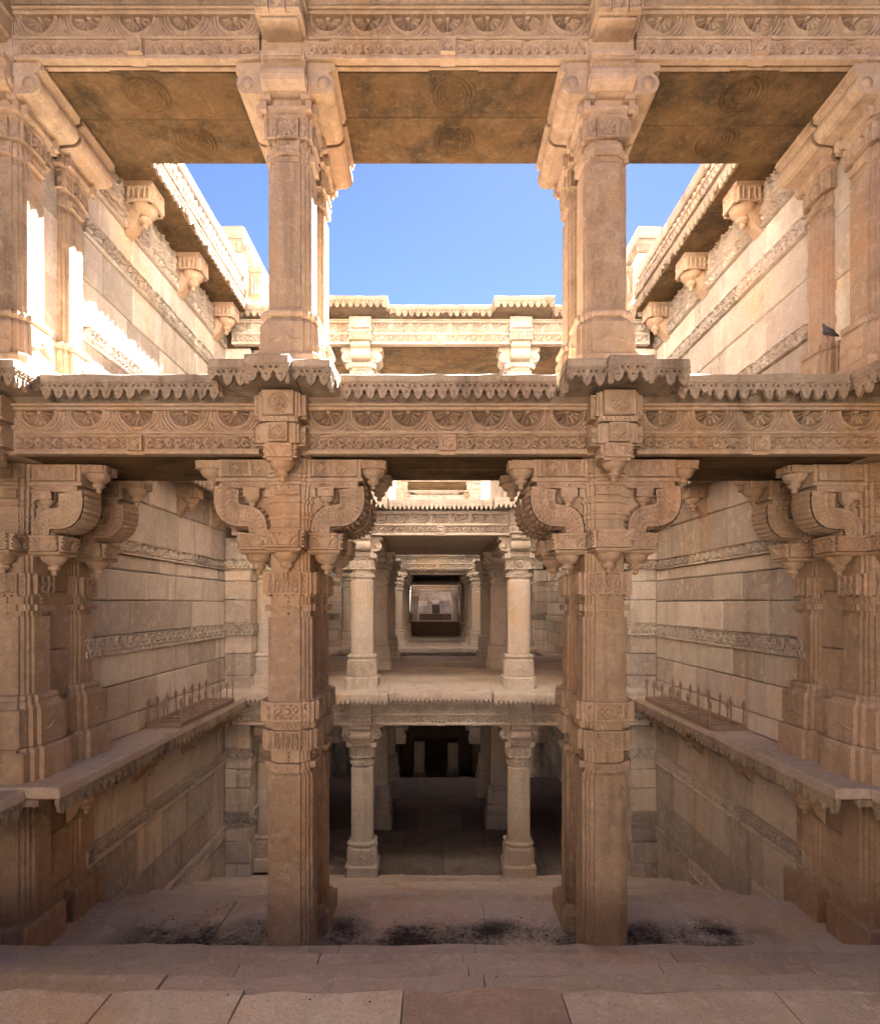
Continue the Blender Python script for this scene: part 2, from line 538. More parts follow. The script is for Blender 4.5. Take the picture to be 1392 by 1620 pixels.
def m_zig(p):
    def fn(U, V, W, H):
        t = np.abs((U / p) % 1 - .5) * 2
        return st((V / H - t) , .25) * .9 + .1
    return fn
def m_beads(p):
    def fn(U, V, W, H):
        n = max(1, round(W / p)); p2 = W / n
        x = np.abs((U % p2) - p2 / 2) / p2; y = np.abs(V / H - .5)
        h = 1 - ((x < .34) & (y < .22) & (y > .06)) * 1.0
        return h
    return fn
def m_rings(p0):
    """wall band: chain of pierced rings over a cable moulding"""
    def fn(U, V, W, H):
        n = max(1, round(W / p0)); p = W / n
        x = (U % p) - p / 2; y = V - H * .64
        rr = min(p * .5, H * .34)
        r = np.hypot(x, y) / rr; th = np.arctan2(y, x)
        h = .08 + .9 * st(np.abs(r - .8) - .14, .14)
        h = np.maximum(h, .8 * st(r - .62, .1) * (np.abs(np.sin(2 * th)) > .45))
        xx = np.minimum(U % p, p - U % p)
        h = np.maximum(h, .75 * st(xx + np.abs(np.abs(y) - rr * .75) * .8 - rr * .22, .006))
        h = np.where(V < H * .3, .35 + .5 * (np.sin(2 * math.pi * (U / p * 2 + V / H * 1.6)) > 0), h)
        h = np.where((V > H * .26) & (V < H * .33), 1, h)
        h = np.where((V > H * .95) | (V < H * .05), .9, h)
        return h
    return fn
def m_flutes(p0):
    def fn(U, V, W, H):
        n = max(1, round(W / p0)); p = W / n
        x = np.abs((U % p) - p / 2) / p
        h = .25 + .7 * (x > .33)
        yb = V / H
        h = np.where((yb > .82) | (yb < .1), .95, h)
        h = np.where((yb > .1) & (yb < .3), .3 + .55 * ((x * 2 < (yb - .1) * 5)), h)
        return h
    return fn
def m_lotus(U, V, W, H):
    x = U - W / 2; y = V - H / 2; s = min(W, H) / 2
    r = np.hypot(x, y) / s; th = np.arctan2(y, x)
    h = np.zeros_like(U)
    for q in (.9, .72, .55, .4):
        h = np.maximum(h, st(np.abs(r - q) - .045, .05) * (1.0 if q > .5 else .8))
    h = np.maximum(h, st(r - .28, .05) * (.4 + .5 * (np.cos(8 * th) > 0)))
    h = np.maximum(h, st(r - .09, .04))
    return h
def m_arcade(n):
    """half rosettes used on the small blocks above pillars"""
    return m_scallop(n, top=.08)
def tooth_mask(p0, solid=.28):
    def fn(U, V, W, H):
        n = max(1, round(W / p0)); p = W / n
        x = np.abs((U % p) - p / 2) / p; t = 1 - V / H
        hw = np.interp(t, [0, .42, .5, .6, .72, .86, .95, 1.0], [.51, .51, .42, .33, .34, .22, .10, .0])
        cx = np.abs(x - .30); 
        hole = (np.hypot(cx * p, (t - .26) * H) < p * .085)
        eye = (np.hypot(x * p - p * .055, (t - .62) * H * .8) < p * .04)
        bad = np.random.default_rng(int(W * 1000) + 3).random(n + 2) < .12
        cut = np.random.default_rng(int(W * 1000) + 5).uniform(.5, .8, n + 2)
        i = np.clip(np.floor(U / p).astype(int), 0, n)
        broken = bad[i] & (t > cut[i] + .12 * np.sin(U * 90))
        return (x < hw) & ~hole & ~eye & ~broken
    return fn
def tooth_h(p0):
    def fn(U, V, W, H):
        n = max(1, round(W / p0)); p = W / n
        x = np.abs((U % p) - p / 2) / p; t = 1 - V / H
        d = np.hypot((x - .30) * p, (t - .26) * H) / p
        h = .4 + .5 * st(np.abs(d - .16) - .04, .05)
        h = np.maximum(h, .7 * st(np.abs(x * p) - .12 * p, .01) * (t > .45))
        h = np.where(t < .1, .9, h)
        return h
    return fn
def simple_tooth(p0):
    def fn(U, V, W, H):
        n = max(1, round(W / p0)); p = W / n
        x = np.abs((U % p) - p / 2) / p; t = 1 - V / H
        return x < np.interp(t, [0, .3, .55, .75, 1], [.51, .51, .34, .24, 0])
    return fn

def four(mb, a, z0, H, fn, cs, depth, W=None, sides=(0, 90, 180, 270), t=0.0):
    for s in sides:
        hf(mb, W or 2 * a, H, cs, fn, depth, RZ(s) @ T(t, -a, z0))
    return mb
def cached(fn):
    c = {}
    def g(*a, **k):
        key = (a, tuple(sorted(k.items())))
        if key not in c: c[key] = fn(*a, **k)
        return c[key]
    return g

# pendants ---------------------------------------------------------------------------------------
PEND = [(0.004, -.128), (.017, -.122), (.02, -.108), (.012, -.10), (.034, -.09), (.042, -.078), (.042, -.068), (.028, -.062), (.054, -.05), (.068, -.035), (.078, -.016), (.08, 0.0)]
def pendant(mb, s=1.0, mat=None, seg=14):
    lathe(mb, [(r * s, z * s) for r, z in PEND], seg, mat)
    return mb
@cached
def ledge_pendant_mesh():
    """carved corbel hanging under a ledge; back against the wall at y=+.14, facing -Y"""
    mb = MB()
    box(mb, -.10, .10, -.10, .14, -.04, 0, .004)
    box(mb, -.085, .085, -.085, .14, -.15, -.04, .004)
    for s in (0, 90, 270): hf(mb, .165, .11, .006, m_bars(4), .014, RZ(s) @ T(0, -.085, -.15))
    pendant(mb, 1.15, T(0, 0, -.15))
    extrude(mb, [(.13, -.36), (.13, -.15), (-.0, -.15), (.02, -.22), (.07, -.30)], .11, RZ(90))
    return mb.mesh('pendant', M_CARVE)

# ------------------------------------------------------------------ the gallery pillar (square, rolled bracket)
def arm_prof(Rr):
    pts = [(.10, -.24), (.165, -.24), (.165, -.215)]
    # underside rising outwards into a roll
    pts += [(Rr - .13, -.21), (Rr - .085, -.205)]
    for k in range(7):
        a = R(-80 + 24 * k)
        pts.append((Rr - .075 + .072 * math.cos(a), -.135 + .072 * math.sin(a)))
    pts += [(Rr - .02, -.056), (Rr, -.05), (Rr, 0), (.10, 0)]
    return pts
@cached
def gallery_meshes(cs, mat, matc):
    d = {}
    b = MB(); loft(b, [(-2.12, octo(.225, .16)), (-1.95, octo(.225, .16)), (-1.93, octo(.21, .16))]); d['plinth'] = b.mesh('plinth', matc)
    b = MB(); loft(b, [(-1.93, plan(.20)), (-1.92, plan(.205)), (-1.72, plan(.20)), (-1.70, plan(.19)), (-1.68, plan(.175))])
    for s in (0, 90, 180, 270):
        hf(b, .2, .14, cs * 1.4, lambda U, V, W, H: .8 * st(np.abs(np.hypot(np.abs(U - W / 2) - W * .48, V - H) - H * .78) - .006, .008) * (V > .01), .012, RZ(s) @ T(0, -.2, -1.88))
    d['base'] = b.mesh('base', matc)
    b = MB(); rs = []
    for k in range(7):
        a = -90 + 30 * k
        rs.append((-1.655 + .026 * math.sin(R(a)), plan(.178 + .022 * math.cos(R(a)))))
    loft(b, rs); d['base_ring'] = b.mesh('base_ring', matc)
    b = MB(); loft(b, shaft_rings(.15, -1.68, -.62, 9)); loft(b, [(-.62, plan(.152)), (-.6, plan(.136)), (-.24, plan(.136))]); d['shaft'] = b.mesh('shaft', mat)
    b = MB(); loft(b, [(-.565, plan(.15)), (-.51, plan(.15))]); four(b, .15, -.562, .05, m_beads(.05), cs, .01, .165); d['bead_band'] = b.mesh('bead_band', matc)
    b = MB(); loft(b, [(-.455, sq(.143)), (-.32, sq(.143))])
    four(b, .145, -.455, .135, m_rosette(8, False), cs, .018, .15)
    for t in (-.11, .11): four(b, .14, -.455, .135, m_star, cs, .014, .06, t=t)
    d['flower_band'] = b.mesh('flower_band', matc)
    b = MB(); loft(b, [(-.32, octo(.15, .2)), (-.30, octo(.16, .2)), (-.285, octo(.185, .2)), (-.27, octo(.19, .2)), (-.262, octo(.165, .2)), (-.24, octo(.165, .2))])
    for s in (0, 90, 180, 270):
        for q in (-.15, .15):
            m = RZ(s) @ T(q, -.185, -.262) @ RZ(90)
            extrude(b, [(-.02, -.04), (-.005, -.05), (.015, -.045), (.028, -.02), (.028, .018), (-.02, .02)], .04, m)
    d['capital'] = b.mesh('capital', matc)
    return d
@cached
def arm_mesh(Rr, w, mat):
    b = MB(); extrude(b, arm_prof(Rr), w)
    # little raised fillet on the abacus front
    box(b, Rr - .004, Rr + .012, -w / 2 + .012, w / 2 - .012, -.04, -.012, .004)
    lathe(b, [(.0, -.006), (.042, -.005), (.042, .005), (.0, .006)], 14, T(Rr - .075, -w / 2, -.135) @ RX(90))
    lathe(b, [(.0, -.006), (.042, -.005), (.042, .005), (.0, .006)], 14, T(Rr - .075, w / 2, -.135) @ RX(90))
    return b.mesh('bracket', mat)
def make_gallery_pillar(name, cs, mat, matc, Rx, wx, Ry, wy):
    t = proto(name, 'pillar')
    for n, me in gallery_meshes(cs, mat, matc).items(): link(n, me, t)
    for s in (0, 180): link('bracket', arm_mesh(Rx, wx, matc), t, RZ(s))
    for s in (90, 270): link('bracket', arm_mesh(Ry, wy, matc), t, RZ(s))
    return t
P_UP = make_gallery_pillar('gallery_pillar', .004, M_SHAFT, M_CARVE, .33, .43, .30, .29)
P_FAR = make_gallery_pillar('gallery_pillar', .007, M_PALE, M_PALE, .28, .26, .28, .26)

# ------------------------------------------------------------------ the tall pillar (serpentine struts, pendants)
def bez(P, n):
    t = np.linspace(0, 1, n)[:, None]; P = np.array(P)
    return (1 - t) ** 3 * P[0] + 3 * (1 - t) ** 2 * t * P[1] + 3 * (1 - t) * t ** 2 * P[2] + t ** 3 * P[3]
@cached
def strut_mesh():
    n = 150
    c = bez([(.215, -.535), (.19, -.25), (.475, -.54), (.425, -.2)], n)
    tg = np.gradient(c, axis=0); tg /= np.linalg.norm(tg, axis=1)[:, None]
    nr = np.stack([tg[:, 1], -tg[:, 0]], 1)
    w = np.interp(np.linspace(0, 1, n), [0, .5, 1], [.12, .15, .17])
    th = .095
    m = 27
    a = np.linspace(-1, 1, m)
    s = np.arange(n)
    mb = MB()
    for sgn in (-1, 1):
        A, S = np.meshgrid(a, s, indexing='ij')
        rib = np.where(np.abs(np.abs(A) - .92) < .1, .02, 0) + np.where(np.abs(np.abs(A) - .34) < .08, .018, 0)
        bead = np.where((np.abs(np.abs(A) - .62) < .2), .017 * (np.sin(S * .9) > -.1), 0)
        mid = np.where(np.abs(A) < .22, .014 * (np.sin(S * .6 + A * 5) > 0), 0)
        hgt = rib + bead + mid
        X = c[:, 0][None] + nr[:, 0][None] * A * w[None] / 2
        Z = c[:, 1][None] + nr[:, 1][None] * A * w[None] / 2
        P = np.stack([X, sgn * (th + hgt), Z], -1).reshape(-1, 3)
        idx = np.arange(m * n).reshape(m, n)
        f = np.stack([idx[:-1, :-1], idx[1:, :-1], idx[1:, 1:], idx[:-1, 1:]], -1).reshape(-1, 4)
        mb.add(P, f if sgn > 0 else f[:, ::-1], None, True)
    for e in (-1, 1):      # edges with cross beads
        k = 9
        b = np.linspace(-1, 1, k)
        B, S = np.meshgrid(b, s, indexing='ij')
        off = .016 * (np.sin(S * .9) > -.2) * (np.abs(B) < .8) + .006
        X = c[:, 0][None] + nr[:, 0][None] * e * (w[None] / 2 + off)
        Z = c[:, 1][None] + nr[:, 1][None] * e * (w[None] / 2 + off)
        P = np.stack([X, B * (th + .012), Z], -1).reshape(-1, 3)
        idx = np.arange(k * n).reshape(k, n)
        f = np.stack([idx[:-1, :-1], idx[1:, :-1], idx[1:, 1:], idx[:-1, 1:]], -1).reshape(-1, 4)
        mb.add(P, f if e < 0 else f[:, ::-1], None, True)
    return mb.mesh('serpentine_strut', M_CARVE)
@cached
def tall_meshes():
    d = {}
    C = .004
    b = MB(); rs = [(-1.09 + z, plan(a)) for z, a in ((0, .136), (.0, .136))]
    loft(b, [(-1.10, plan(.136)), (-.63, plan(.134)), (-.5, plan(.138))])
    # necking bands of the capital core
    z = -.63
    prof = [(-.50, .138), (-.49, .15), (-.475, .15), (-.47, .14), (-.42, .14), (-.415, .15), (-.40, .15), (-.395, .141), (-.385, .141), (-.38, .15), (-.37, .15), (-.365, .142),
            (-.31, .142), (-.30, .156), (-.285, .156), (-.28, .145), (-.265, .145), (-.26, .152), (-.19, .155), (-.185, .165), (-.165, .165), (-.155, .15), (-.14, .15), (-.13, .17), (-.115, .17), (-.11, .15), (0, .15)]
    loft(b, [(zz, plan(a)) for zz, a in prof])
    four(b, .155, -.255, .065, m_arcade(2), C, .016, .17)
    four(b, .15, -.105, .10, m_star, C, .014, .1)
    for t in (-.1, .1): four(b, .13, -.105, .10, m_bars(2), C, .012, .05, t=t)
    d['capital'] = b.mesh('capital', M_CARVE)
    b = MB(); loft(b, [(-.93, plan(.152)), (-.777, plan(.152))])
    four(b, .152, -.93, .15, m_lozenges(3), C, .02, .19)
    for t in (-.113, .113): four(b, .132, -.93, .15, m_lozenges(1), C, .016, .05, t=t)
    for s in (0, 90, 180, 270):      # drops under the band and the hanging chain
        for q in np.linspace(-.13, .13, 6):
            extrude(b, [(-.012, -.93), (-.006, -.945), (.006, -.945), (.012, -.93)], .03, RZ(s) @ T(q, -.14, 0))
        for k in range(5):
            lathe(b, [(.002, -.012), (.011, 0), (.002, .012)], 6, RZ(s) @ T(0, -.145, -.955 - .027 * k), False)
    d['lozenge_band'] = b.mesh('lozenge_band', M_CARVE)
    b = MB(); loft(b, [(-1.045, plan(.155)), (-1.0, plan(.155))]); four(b, .155, -1.045, .045, m_beads(.045), C, .012, .17)
    for t in (-.115, .115): four(b, .135, -1.045, .045, m_beads(.045), C, .012, .05, t=t)
    d['bead_band'] = b.mesh('bead_band', M_CARVE)
    b = MB(); loft(b, shaft_rings(.152, -1.656, -1.085, 6)); d['middle_shaft'] = b.mesh('middle_shaft', M_SHAFT)
    # side corbels: acanthus blocks with pendants
    for key, r0, w in (('side_corbel', .235, .2), ('front_corbel', .175, .215)):
        b = MB()
        loft(b, [(-.625, rect(w / 2, .1)), (-.515, rect(w / 2, .1))], T(0, -r0, 0))
        loft(b, [(-.655, rect(w / 2 - .01, .09)), (-.64, rect(w / 2 + .012, .112)), (-.628, rect(w / 2 + .012, .112)), (-.622, rect(w / 2, .1))], T(0, -r0, 0))
        loft(b, [(-.515, rect(w / 2, .1)), (-.505, rect(w / 2 - .02, .08))], T(0, -r0, 0))
        hf(b, w, .11, C, m_acanthus, .02, T(0, -r0 - .1, -.622))
        for s in (-1, 1): hf(b, .19, .11, C, m_acanthus, .02, T(0, -r0, 0) @ RZ(90 * s) @ T(0, -w / 2, -.622))
        d[key] = b.mesh('corbel', M_CARVE)
        b = MB(); pendant(b, 1.1, T(0, -r0 - .005, -.652), 16); d[key + '_pendant'] = b.mesh('pendant', M_CARVE)
    # the arm: carved box with a bell pendant at its end; points to +X
    b = MB()
    box(b, .12, .49, -.10, .10, -.125, 0, .003)
    box(b, .12, .505, -.115, .115, -.155, -.128, .004)
    box(b, .12, .47, -.095, .095, -.2, -.155, .003)
    for s, yy in ((0, -.10), (180, .10)):
        for q, fn, w in ((.215, m_star, .095), (.29, m_bars(2), .05), (.365, m_star, .095), (.44, m_bars(2), .05), (.145, m_bars(2), .045)):
            hf(b, w, .11, C, fn, .016, T(q, yy, -.12) @ RZ(s))
        hf(b, .34, .04, C, m_beads(.045), .008, T(.3, -.095 if s == 0 else .095, -.197) @ RZ(s))
    box(b, .485, .645, -.075, .075, -.06, 0, .004)
    for s in (0, 90, 180): hf(b, .15, .055, C, m_acanthus, .014, T(.565, 0, 0) @ RZ(s) @ T(0, -.075, -.058))
    pb = MB(); pendant(pb, 1.05, T(.565, 0, -.058), 16); d['arm_pendant'] = pb.mesh('pendant', M_CARVE)
    # inner little pendant hanging under the arm
    box(b, .2, .31, -.135, -.08, -.265, -.2, .003); hf(b, .11, .06, C, m_acanthus, .012, T(.255, -.135, -.262)); pendant(b, .6, T(.255, -.1, -.265), 12)
    box(b, .2, .31, .08, .135, -.265, -.2, .003); pendant(b, .6, T(.255, .1, -.265), 12)
    d['arm'] = b.mesh('bracket_arm', M_CARVE)
    # web between shaft and strut
    b = MB(); box(b, .12, .36, -.05, .05, -.42, -.2, .004); d['web'] = b.mesh('bracket_web', M_CARVE)
    return d
def make_tall(name, base):
    t = proto(name, 'pillar'); d = tall_meshes(); C = .004
    for k in ('capital', 'lozenge_band', 'bead_band', 'middle_shaft'): link(k, d[k], t)
    for s in (0, 180):
        ar = link('bracket_arm', d['arm'], t, RZ(s)); link('pendant', d['arm_pendant'], ar); link('serpentine_strut', strut_mesh(), t, RZ(s)); link('bracket_web', d['web'], t, RZ(s))
        co = link('corbel', d['side_corbel'], t, RZ(s + 90)); link('pendant', d['side_corbel_pendant'], co)
        co = link('corbel', d['front_corbel'], t, RZ(s)); link('pendant', d['front_corbel_pendant'], co)
    if base == 'tall':
        b = MB(); loft(b, [(-1.80, sq(.15)), (-1.80, sq(.158)), (-1.79, plan(.172)), (-1.66, plan(.172)), (-1.65, plan(.158))] if 0 else [(-1.795, plan(.168)), (-1.66, plan(.168)), (-1.648, plan(.156))])
        four(b, .168, -1.79, .132, m_checker(9, 5), C, .02, .2)
        for q in (-.125, .125): four(b, .147, -1.79, .132, m_checker(3, 5), C, .018, .055, t=q)
        b.build('checker_collar', M_CARVE, t)
        b = MB(); loft(b, [(-1.85, plan(.145)), (-1.84, plan(.158)), (-1.805, plan(.158)), (-1.795, plan(.15))]); four(b, .158, -1.848, .05, m_rope(.03), C, .012, .19)
        b.build('rope_band', M_CARVE, t)
        b = MB(); loft(b, [(-1.995, plan(.155)), (-1.852, plan(.155))]); four(b, .155, -1.99, .135, m_lozenges(3), C, .02, .19)
        for q in (-.115, .115): four(b, .135, -1.99, .135, m_lozenges(1), C, .016, .05, t=q)
        for s in (0, 90, 180, 270):
            for k in range(5): lathe(b, [(.002, -.012), (.011, 0), (.002, .012)], 6, RZ(s) @ T(0, -.145, -2.015 - .027 * k), False)
        b.build('lozenge_band', M_CARVE, t)
        b = MB(); loft(b, [(-2.125, plan(.155)), (-2.08, plan(.155))]); four(b, .155, -2.125, .045, m_beads(.045), C, .012, .17); b.build('bead_band', M_CARVE, t)
        b = MB(); loft(b, [(-2.2, plan(.135)), (-1.99, plan(.135))]); b.build('neck', M_CARVE, t)
        b = MB(); loft(b, shaft_rings(.156, -3.52, -2.19, 10, .002) + [(-2.165, plan(.15)), (-2.15, plan(.135))]); b.build('lower_shaft', M_SHAFT, t)
    else:
        g = gallery_meshes(.004, M_SHAFT, M_CARVE)
        link('base_ring', g['base_ring'], t, T(0, 0, -.01))
        b = MB(); loft(b, [(-2.0, plan(.225)), (-1.99, plan(.235)), (-1.73, plan(.23)), (-1.70, plan(.205)), (-1.67, plan(.18))]); box(b, -.17, .17, -.272, .272, -2.0, -1.73, .01)
        for s in (0, 90, 180, 270): hf(b, .2, .2, .005, lambda U, V, W, H: .8 * st(np.abs(np.hypot(np.abs(U - W / 2) - W * .48, V - H) - H * .7) - .006, .008) * (V > .01), .008, RZ(s) @ T(0, -.233, -1.95))
        b.build('base', M_CARVE, t)
        b = MB(); loft(b, [(-2.25, plan(.265)), (-2.02, plan(.265)), (-2.0, plan(.25))]); box(b, -.2, .2, -.275, .275, -2.25, -2.02, .01); b.build('plinth', M_CARVE, t)
        b = MB(); loft(b, shaft_rings(.152, -1.70, -1.60, 2)); b.build('shaft_foot', M_SHAFT, t)
    return t
P_TALL = make_tall('tall_pillar', 'tall')
P_PIER = make_tall('bracketed_pillar', 'pier')

# ------------------------------------------------------------------ beams, blocks, cornices
@cached
def beam_meshes(W, cs, n):
    """carved lintel of length W: parts for z from 0 (underside) to .34, face at y=0"""
    d = {}
    b = MB(); box(b, -W / 2, W / 2, .042, .075, .008, .345, .006)
    prof = [(.0, 0), (-.012, 0), (-.012, .034), (0, .034)]
    box(b, -W / 2, W / 2, -.032, .02, 0, .026, .004)
    box(b, -W / 2, W / 2, -.038, .02, .132, .150, .005)
    box(b, -W / 2, W / 2, -.046, .02, .288, .312, .006)
    box(b, -W / 2, W / 2, -.06, .02, .312, .33, .006)
    d['core'] = b.mesh('beam_core', M_CARVE if cs < .005 else M_PALE)
    b = MB()
    Wh = (W - .11) / 2
    for s in (-1, 1): hf(b, Wh, .104, cs, m_vine(.12), .03, T(s * (Wh / 2 + .055), .022, .027))
    d['vine_frieze'] = b.mesh('vine_frieze', M_CARVE if cs < .005 else M_PALE)
    b = MB(); hf(b, W, .138, cs, m_scallop(n), .048, T(0, .040, .150)); d['scallop_frieze'] = b.mesh('scallop_frieze', M_CARVE if cs < .005 else M_PALE)
    b = MB(); box(b, -.052, .052, -.036, .02, -.006, .131, .003); hf(b, .1, .1, cs, m_star, .022, T(0, -.03, .018)); d['centre_block'] = b.mesh('centre_block', M_CARVE if cs < .005 else M_PALE)
    return d
def beam(x, y, z, W, n, label, cs=.003, group='carved lintel beams', rz=0):
    t = thing('carved_beam', label, 'beam', (x, y, z), rz, group)
    d = beam_meshes(round(W, 3), cs, n)
    link('beam_core', d['core'], t); link('scallop_frieze', d['scallop_frieze'], t); link('vine_frieze', d['vine_frieze'], t); link('centre_block', d['centre_block'], t)
    return t
@cached
def block_meshes(cs, front):
    """carved block standing proud of the beam over a pillar (face at y=0, z 0..  )"""
    mat = M_CARVE if cs < .005 else M_PALE
    d = {}
    b = MB()
    if front:
        box(b, -.11, .11, 0, .2, .035, .165, .004); hf(b, .125, .12, cs, m_star, .02, T(0, 0, .04))
        for s in (-1, 1):
            box(b, -.165 if s < 0 else .1, -.1 if s < 0 else .165, .05, .2, .03, .16, .004)
            hf(b, .055, .11, cs, m_rosette(6, False), .012, T(s * .138, .05, .04))
            box(b, -.165 if s < 0 else .1, -.1 if s < 0 else .165, .05, .2, .205, .36, .004)
            hf(b, .055, .13, cs, m_bars(1), .012, T(s * .138, .05, .22))
        box(b, -.125, .125, -.014, .2, .168, .202, .004); hf(b, .23, .034, cs, m_rope(.03), .008, T(0, -.014, .168))
        box(b, -.12, .12, 0, .2, .205, .365, .004); hf(b, .2, .155, cs, m_rosette(12), .022, T(0, 0, .207))
        for s in (-1, 1): hf(b, .17, .12, cs, m_star, .01, T(s * .11, .1, .04) @ RZ(90 * s)); hf(b, .17, .15, cs, m_star, .01, T(s * .12, .1, .21) @ RZ(90 * s))
    else:
        box(b, -.15, .15, 0, .2, .02, .14, .004)
        for q, fn, w in ((-.1, m_vine(.09), .085), (0, m_star, .1), (.1, m_vine(.09), .085)): hf(b, w, .105, cs, fn, .018, T(q, 0, .027))
        box(b, -.165, .165, -.015, .2, .142, .165, .004)
        box(b, -.15, .15, 0, .2, .167, .345, .004); hf(b, .27, .15, cs, m_arcade(2), .022, T(0, 0, .18))
    d['block'] = b.mesh('block_face', mat)
    b = MB()
    if front:
        box(b, -.085, .085, .01, .2, -.075, .032, .004); hf(b, .17, .085, cs, m_acanthus, .016, T(0, .01, -.055))
        for s in (-1, 1): hf(b, .14, .085, cs, m_acanthus, .016, T(s * .085, .09, -.055) @ RZ(90 * s))
        pendant(b, 1.0, T(0, .09, -.07), 16)
    else:
        box(b, -.12, .12, .02, .2, -.0, .018, .003)
    d['drop'] = b.mesh('pendant' if front else 'fillet', mat)
    return d
def block(x, y, z, label, cs=.004, front=True, group='carved blocks over the pillars'):
    t = thing('carved_block', label, 'carved block', (x, y, z), 0, group)
    d = block_meshes(cs, front)
    link('block_face', d['block'], t); link('pendant' if front else 'fillet', d['drop'], t)
    return t

@cached
def fringe_mesh(W, H, p, cs, fancy=True, mat=None):
    b = MB()
    pierced(b, W, H, cs, tooth_mask(p) if fancy else simple_tooth(p), tooth_h(p) if fancy else (lambda U, V, W, H: U * 0 + .3), .02, .012)
    return b.mesh('fringe', mat or M_CORN)
def cornice(name, path, z, yback, label, th=.062, fh=.12, p=.08, cs=.0035, fancy=True, group='toothed stone cornices', cat='cornice', mat=None, stones=1.0, rough=.004, slope=.05):
    """overhanging cornice along a front-edge path (left to right, facing -Y); top edge at z"""
    mat = mat or M_CORN
    t = thing(name, label, cat, (path[0][0], path[0][1], z), 0, group)
    ox, oy = path[0]
    # each straight run of the path: a coping stone (or several), a fringe below it, a sloped soffit
    for (x0, y0), (x1, y1) in zip(path[:-1], path[1:]):
        L_ = math.hypot(x1 - x0, y1 - y0); ang = math.degrees(math.atan2(y1 - y0, x1 - x0))
        m = T((x0 + x1) / 2 - ox, (y0 + y1) / 2 - oy, 0) @ RZ(ang)
        link('fringe', fringe_mesh(round(L_ - .004, 3), fh, p, cs, fancy, mat), t, m @ T(0, .006, -th - fh + .012))
    runs = [(a, b) for a, b in zip(path[:-1], path[1:]) if abs(b[0] - a[0]) > .01]
    for (x0, y0), (x1, y1) in runs:
        n = max(1, round(abs(x1 - x0) / stones))
        cuts = [x0 + (x1 - x0) * k / n + (random.uniform(-.12, .12) if 0 < k < n else 0) for k in range(n + 1)]
        for a, c in zip(cuts[:-1], cuts[1:]):
            b = MB()
            nx = max(2, int((c - a) / .12)); vs = []; fs = []
            dz = random.uniform(-.004, .004)
            for i in range(nx + 1):
                X = a + (c - a) * i / nx + (.002 if i == 0 else -.002 if i == nx else 0)
                q = lambda: random.uniform(-rough, rough)
                vs += [(X - ox, y0 - oy + .03, -th - .0), (X - ox, y0 - oy + q() * .5, -th + q() * .3), (X - ox, y0 - oy + q(), -.012 + q() * .6 + dz), (X - ox, y0 - oy + .014 + q(), q() * .7 + dz), (X - ox, yback - oy, slope + dz), (X - ox, yback - oy, -th - .1), (X - ox, y0 - oy + .06, -th - .02)]
            k = 7
            for i in range(nx):
                for jn in range(k):
                    j2 = (jn + 1) % k
                    fs.append((i * k + jn, i * k + j2, (i + 1) * k + j2, (i + 1) * k + jn))
            fs.append(tuple(range(k))[::-1]); fs.append(tuple(nx * k + i for i in range(k)))
            b.add(vs, fs); b.build('coping_stone', mat, t)
    return t

# ------------------------------------------------------------------ masonry
def stone_block(w, h, d=.2, rough=.004, bev=.012):
    """ashlar face towards -Y, lower left corner at the origin"""
    us = [0, bev, w * random.uniform(.35, .65), w - bev, w]; vs_ = [0, bev, h - bev, h]
    P = []; f = []
    q = lambda s=1: random.uniform(-rough, rough) * s
    dy = q(1.2)
    for i, u in enumerate(us):
        for j, v in enumerate(vs_):
            e = i in (0, 4) or j in (0, 3)
            P.append((u + (q(.6) if not e else 0), (bev * .8 + abs(q()) if e else dy + q(.8)), v + (q(.6) if not e else 0)))
    n = 4
    for i in range(4):
        for j in range(3): f.append((i * n + j, (i + 1) * n + j, (i + 1) * n + j + 1, i * n + j + 1))
    ring = [i * n for i in range(5)] + [4 * n + j for j in range(1, 4)] + [i * n + 3 for i in range(3, -1, -1)] + [j for j in range(2, 0, -1)]
    k = len(P)
    for r in ring: P.append((P[r][0], d, P[r][2]))
    m = len(ring)
    for i in range(m): f.append((ring[i], k + i, k + (i + 1) % m, ring[(i + 1) % m]))
    b = MB(); b.add(P, f)
    return b
@cached
def band_mesh(W, H, kind, cs):
    b = MB()
    fn = {'rings': m_rings(.135), 'flutes': m_flutes(.08), 'vine': m_vine(.14), 'scallop': m_scallop(max(1, round(W / .27))), 'zig': m_zig(.06)}[kind]
    hf(b, W, H, cs, fn, .045)
    box(b, -W / 2, W / 2, .004, .12, .002, H - .002, .003)
    return b.mesh('carved_band', M_WALL)
def masonry(t, L_, courses, mat4, wmin=.45, wmax=.95, cs=.008, seed=1, gap=.008, mat=None):
    """courses of ashlar along local +X (0..L_), facing local -Y, placed by mat4 relative to thing t"""
    rs = random.Random(seed)
    for (z0, z1, kind) in courses:
        if kind == 's':
            x = 0; widths = []
            first = True
            while x < L_ - 1e-6:
                w = rs.uniform(wmin, wmax) * (rs.uniform(.4, 1) if first else 1); first = False
                if L_ - x - w < wmin * .5: w = L_ - x
                widths.append((x, w)); x += w
            for x, w in widths:
                stone_block(w - gap, z1 - z0 - gap).build('stone', mat or M_WALL, t, mat4 @ T(x + gap / 2, 0, z0 + gap / 2))
        else:
            n = max(1, round(L_ / 1.05)); w = L_ / n
            for k in range(n):
                link('carved_band', band_mesh(round(w - .003, 3), round(z1 - z0 - .002, 3), kind, cs), t, mat4 @ T(w * (k + .5), .032, z0 + .001 + rs.uniform(-.002, .002)))

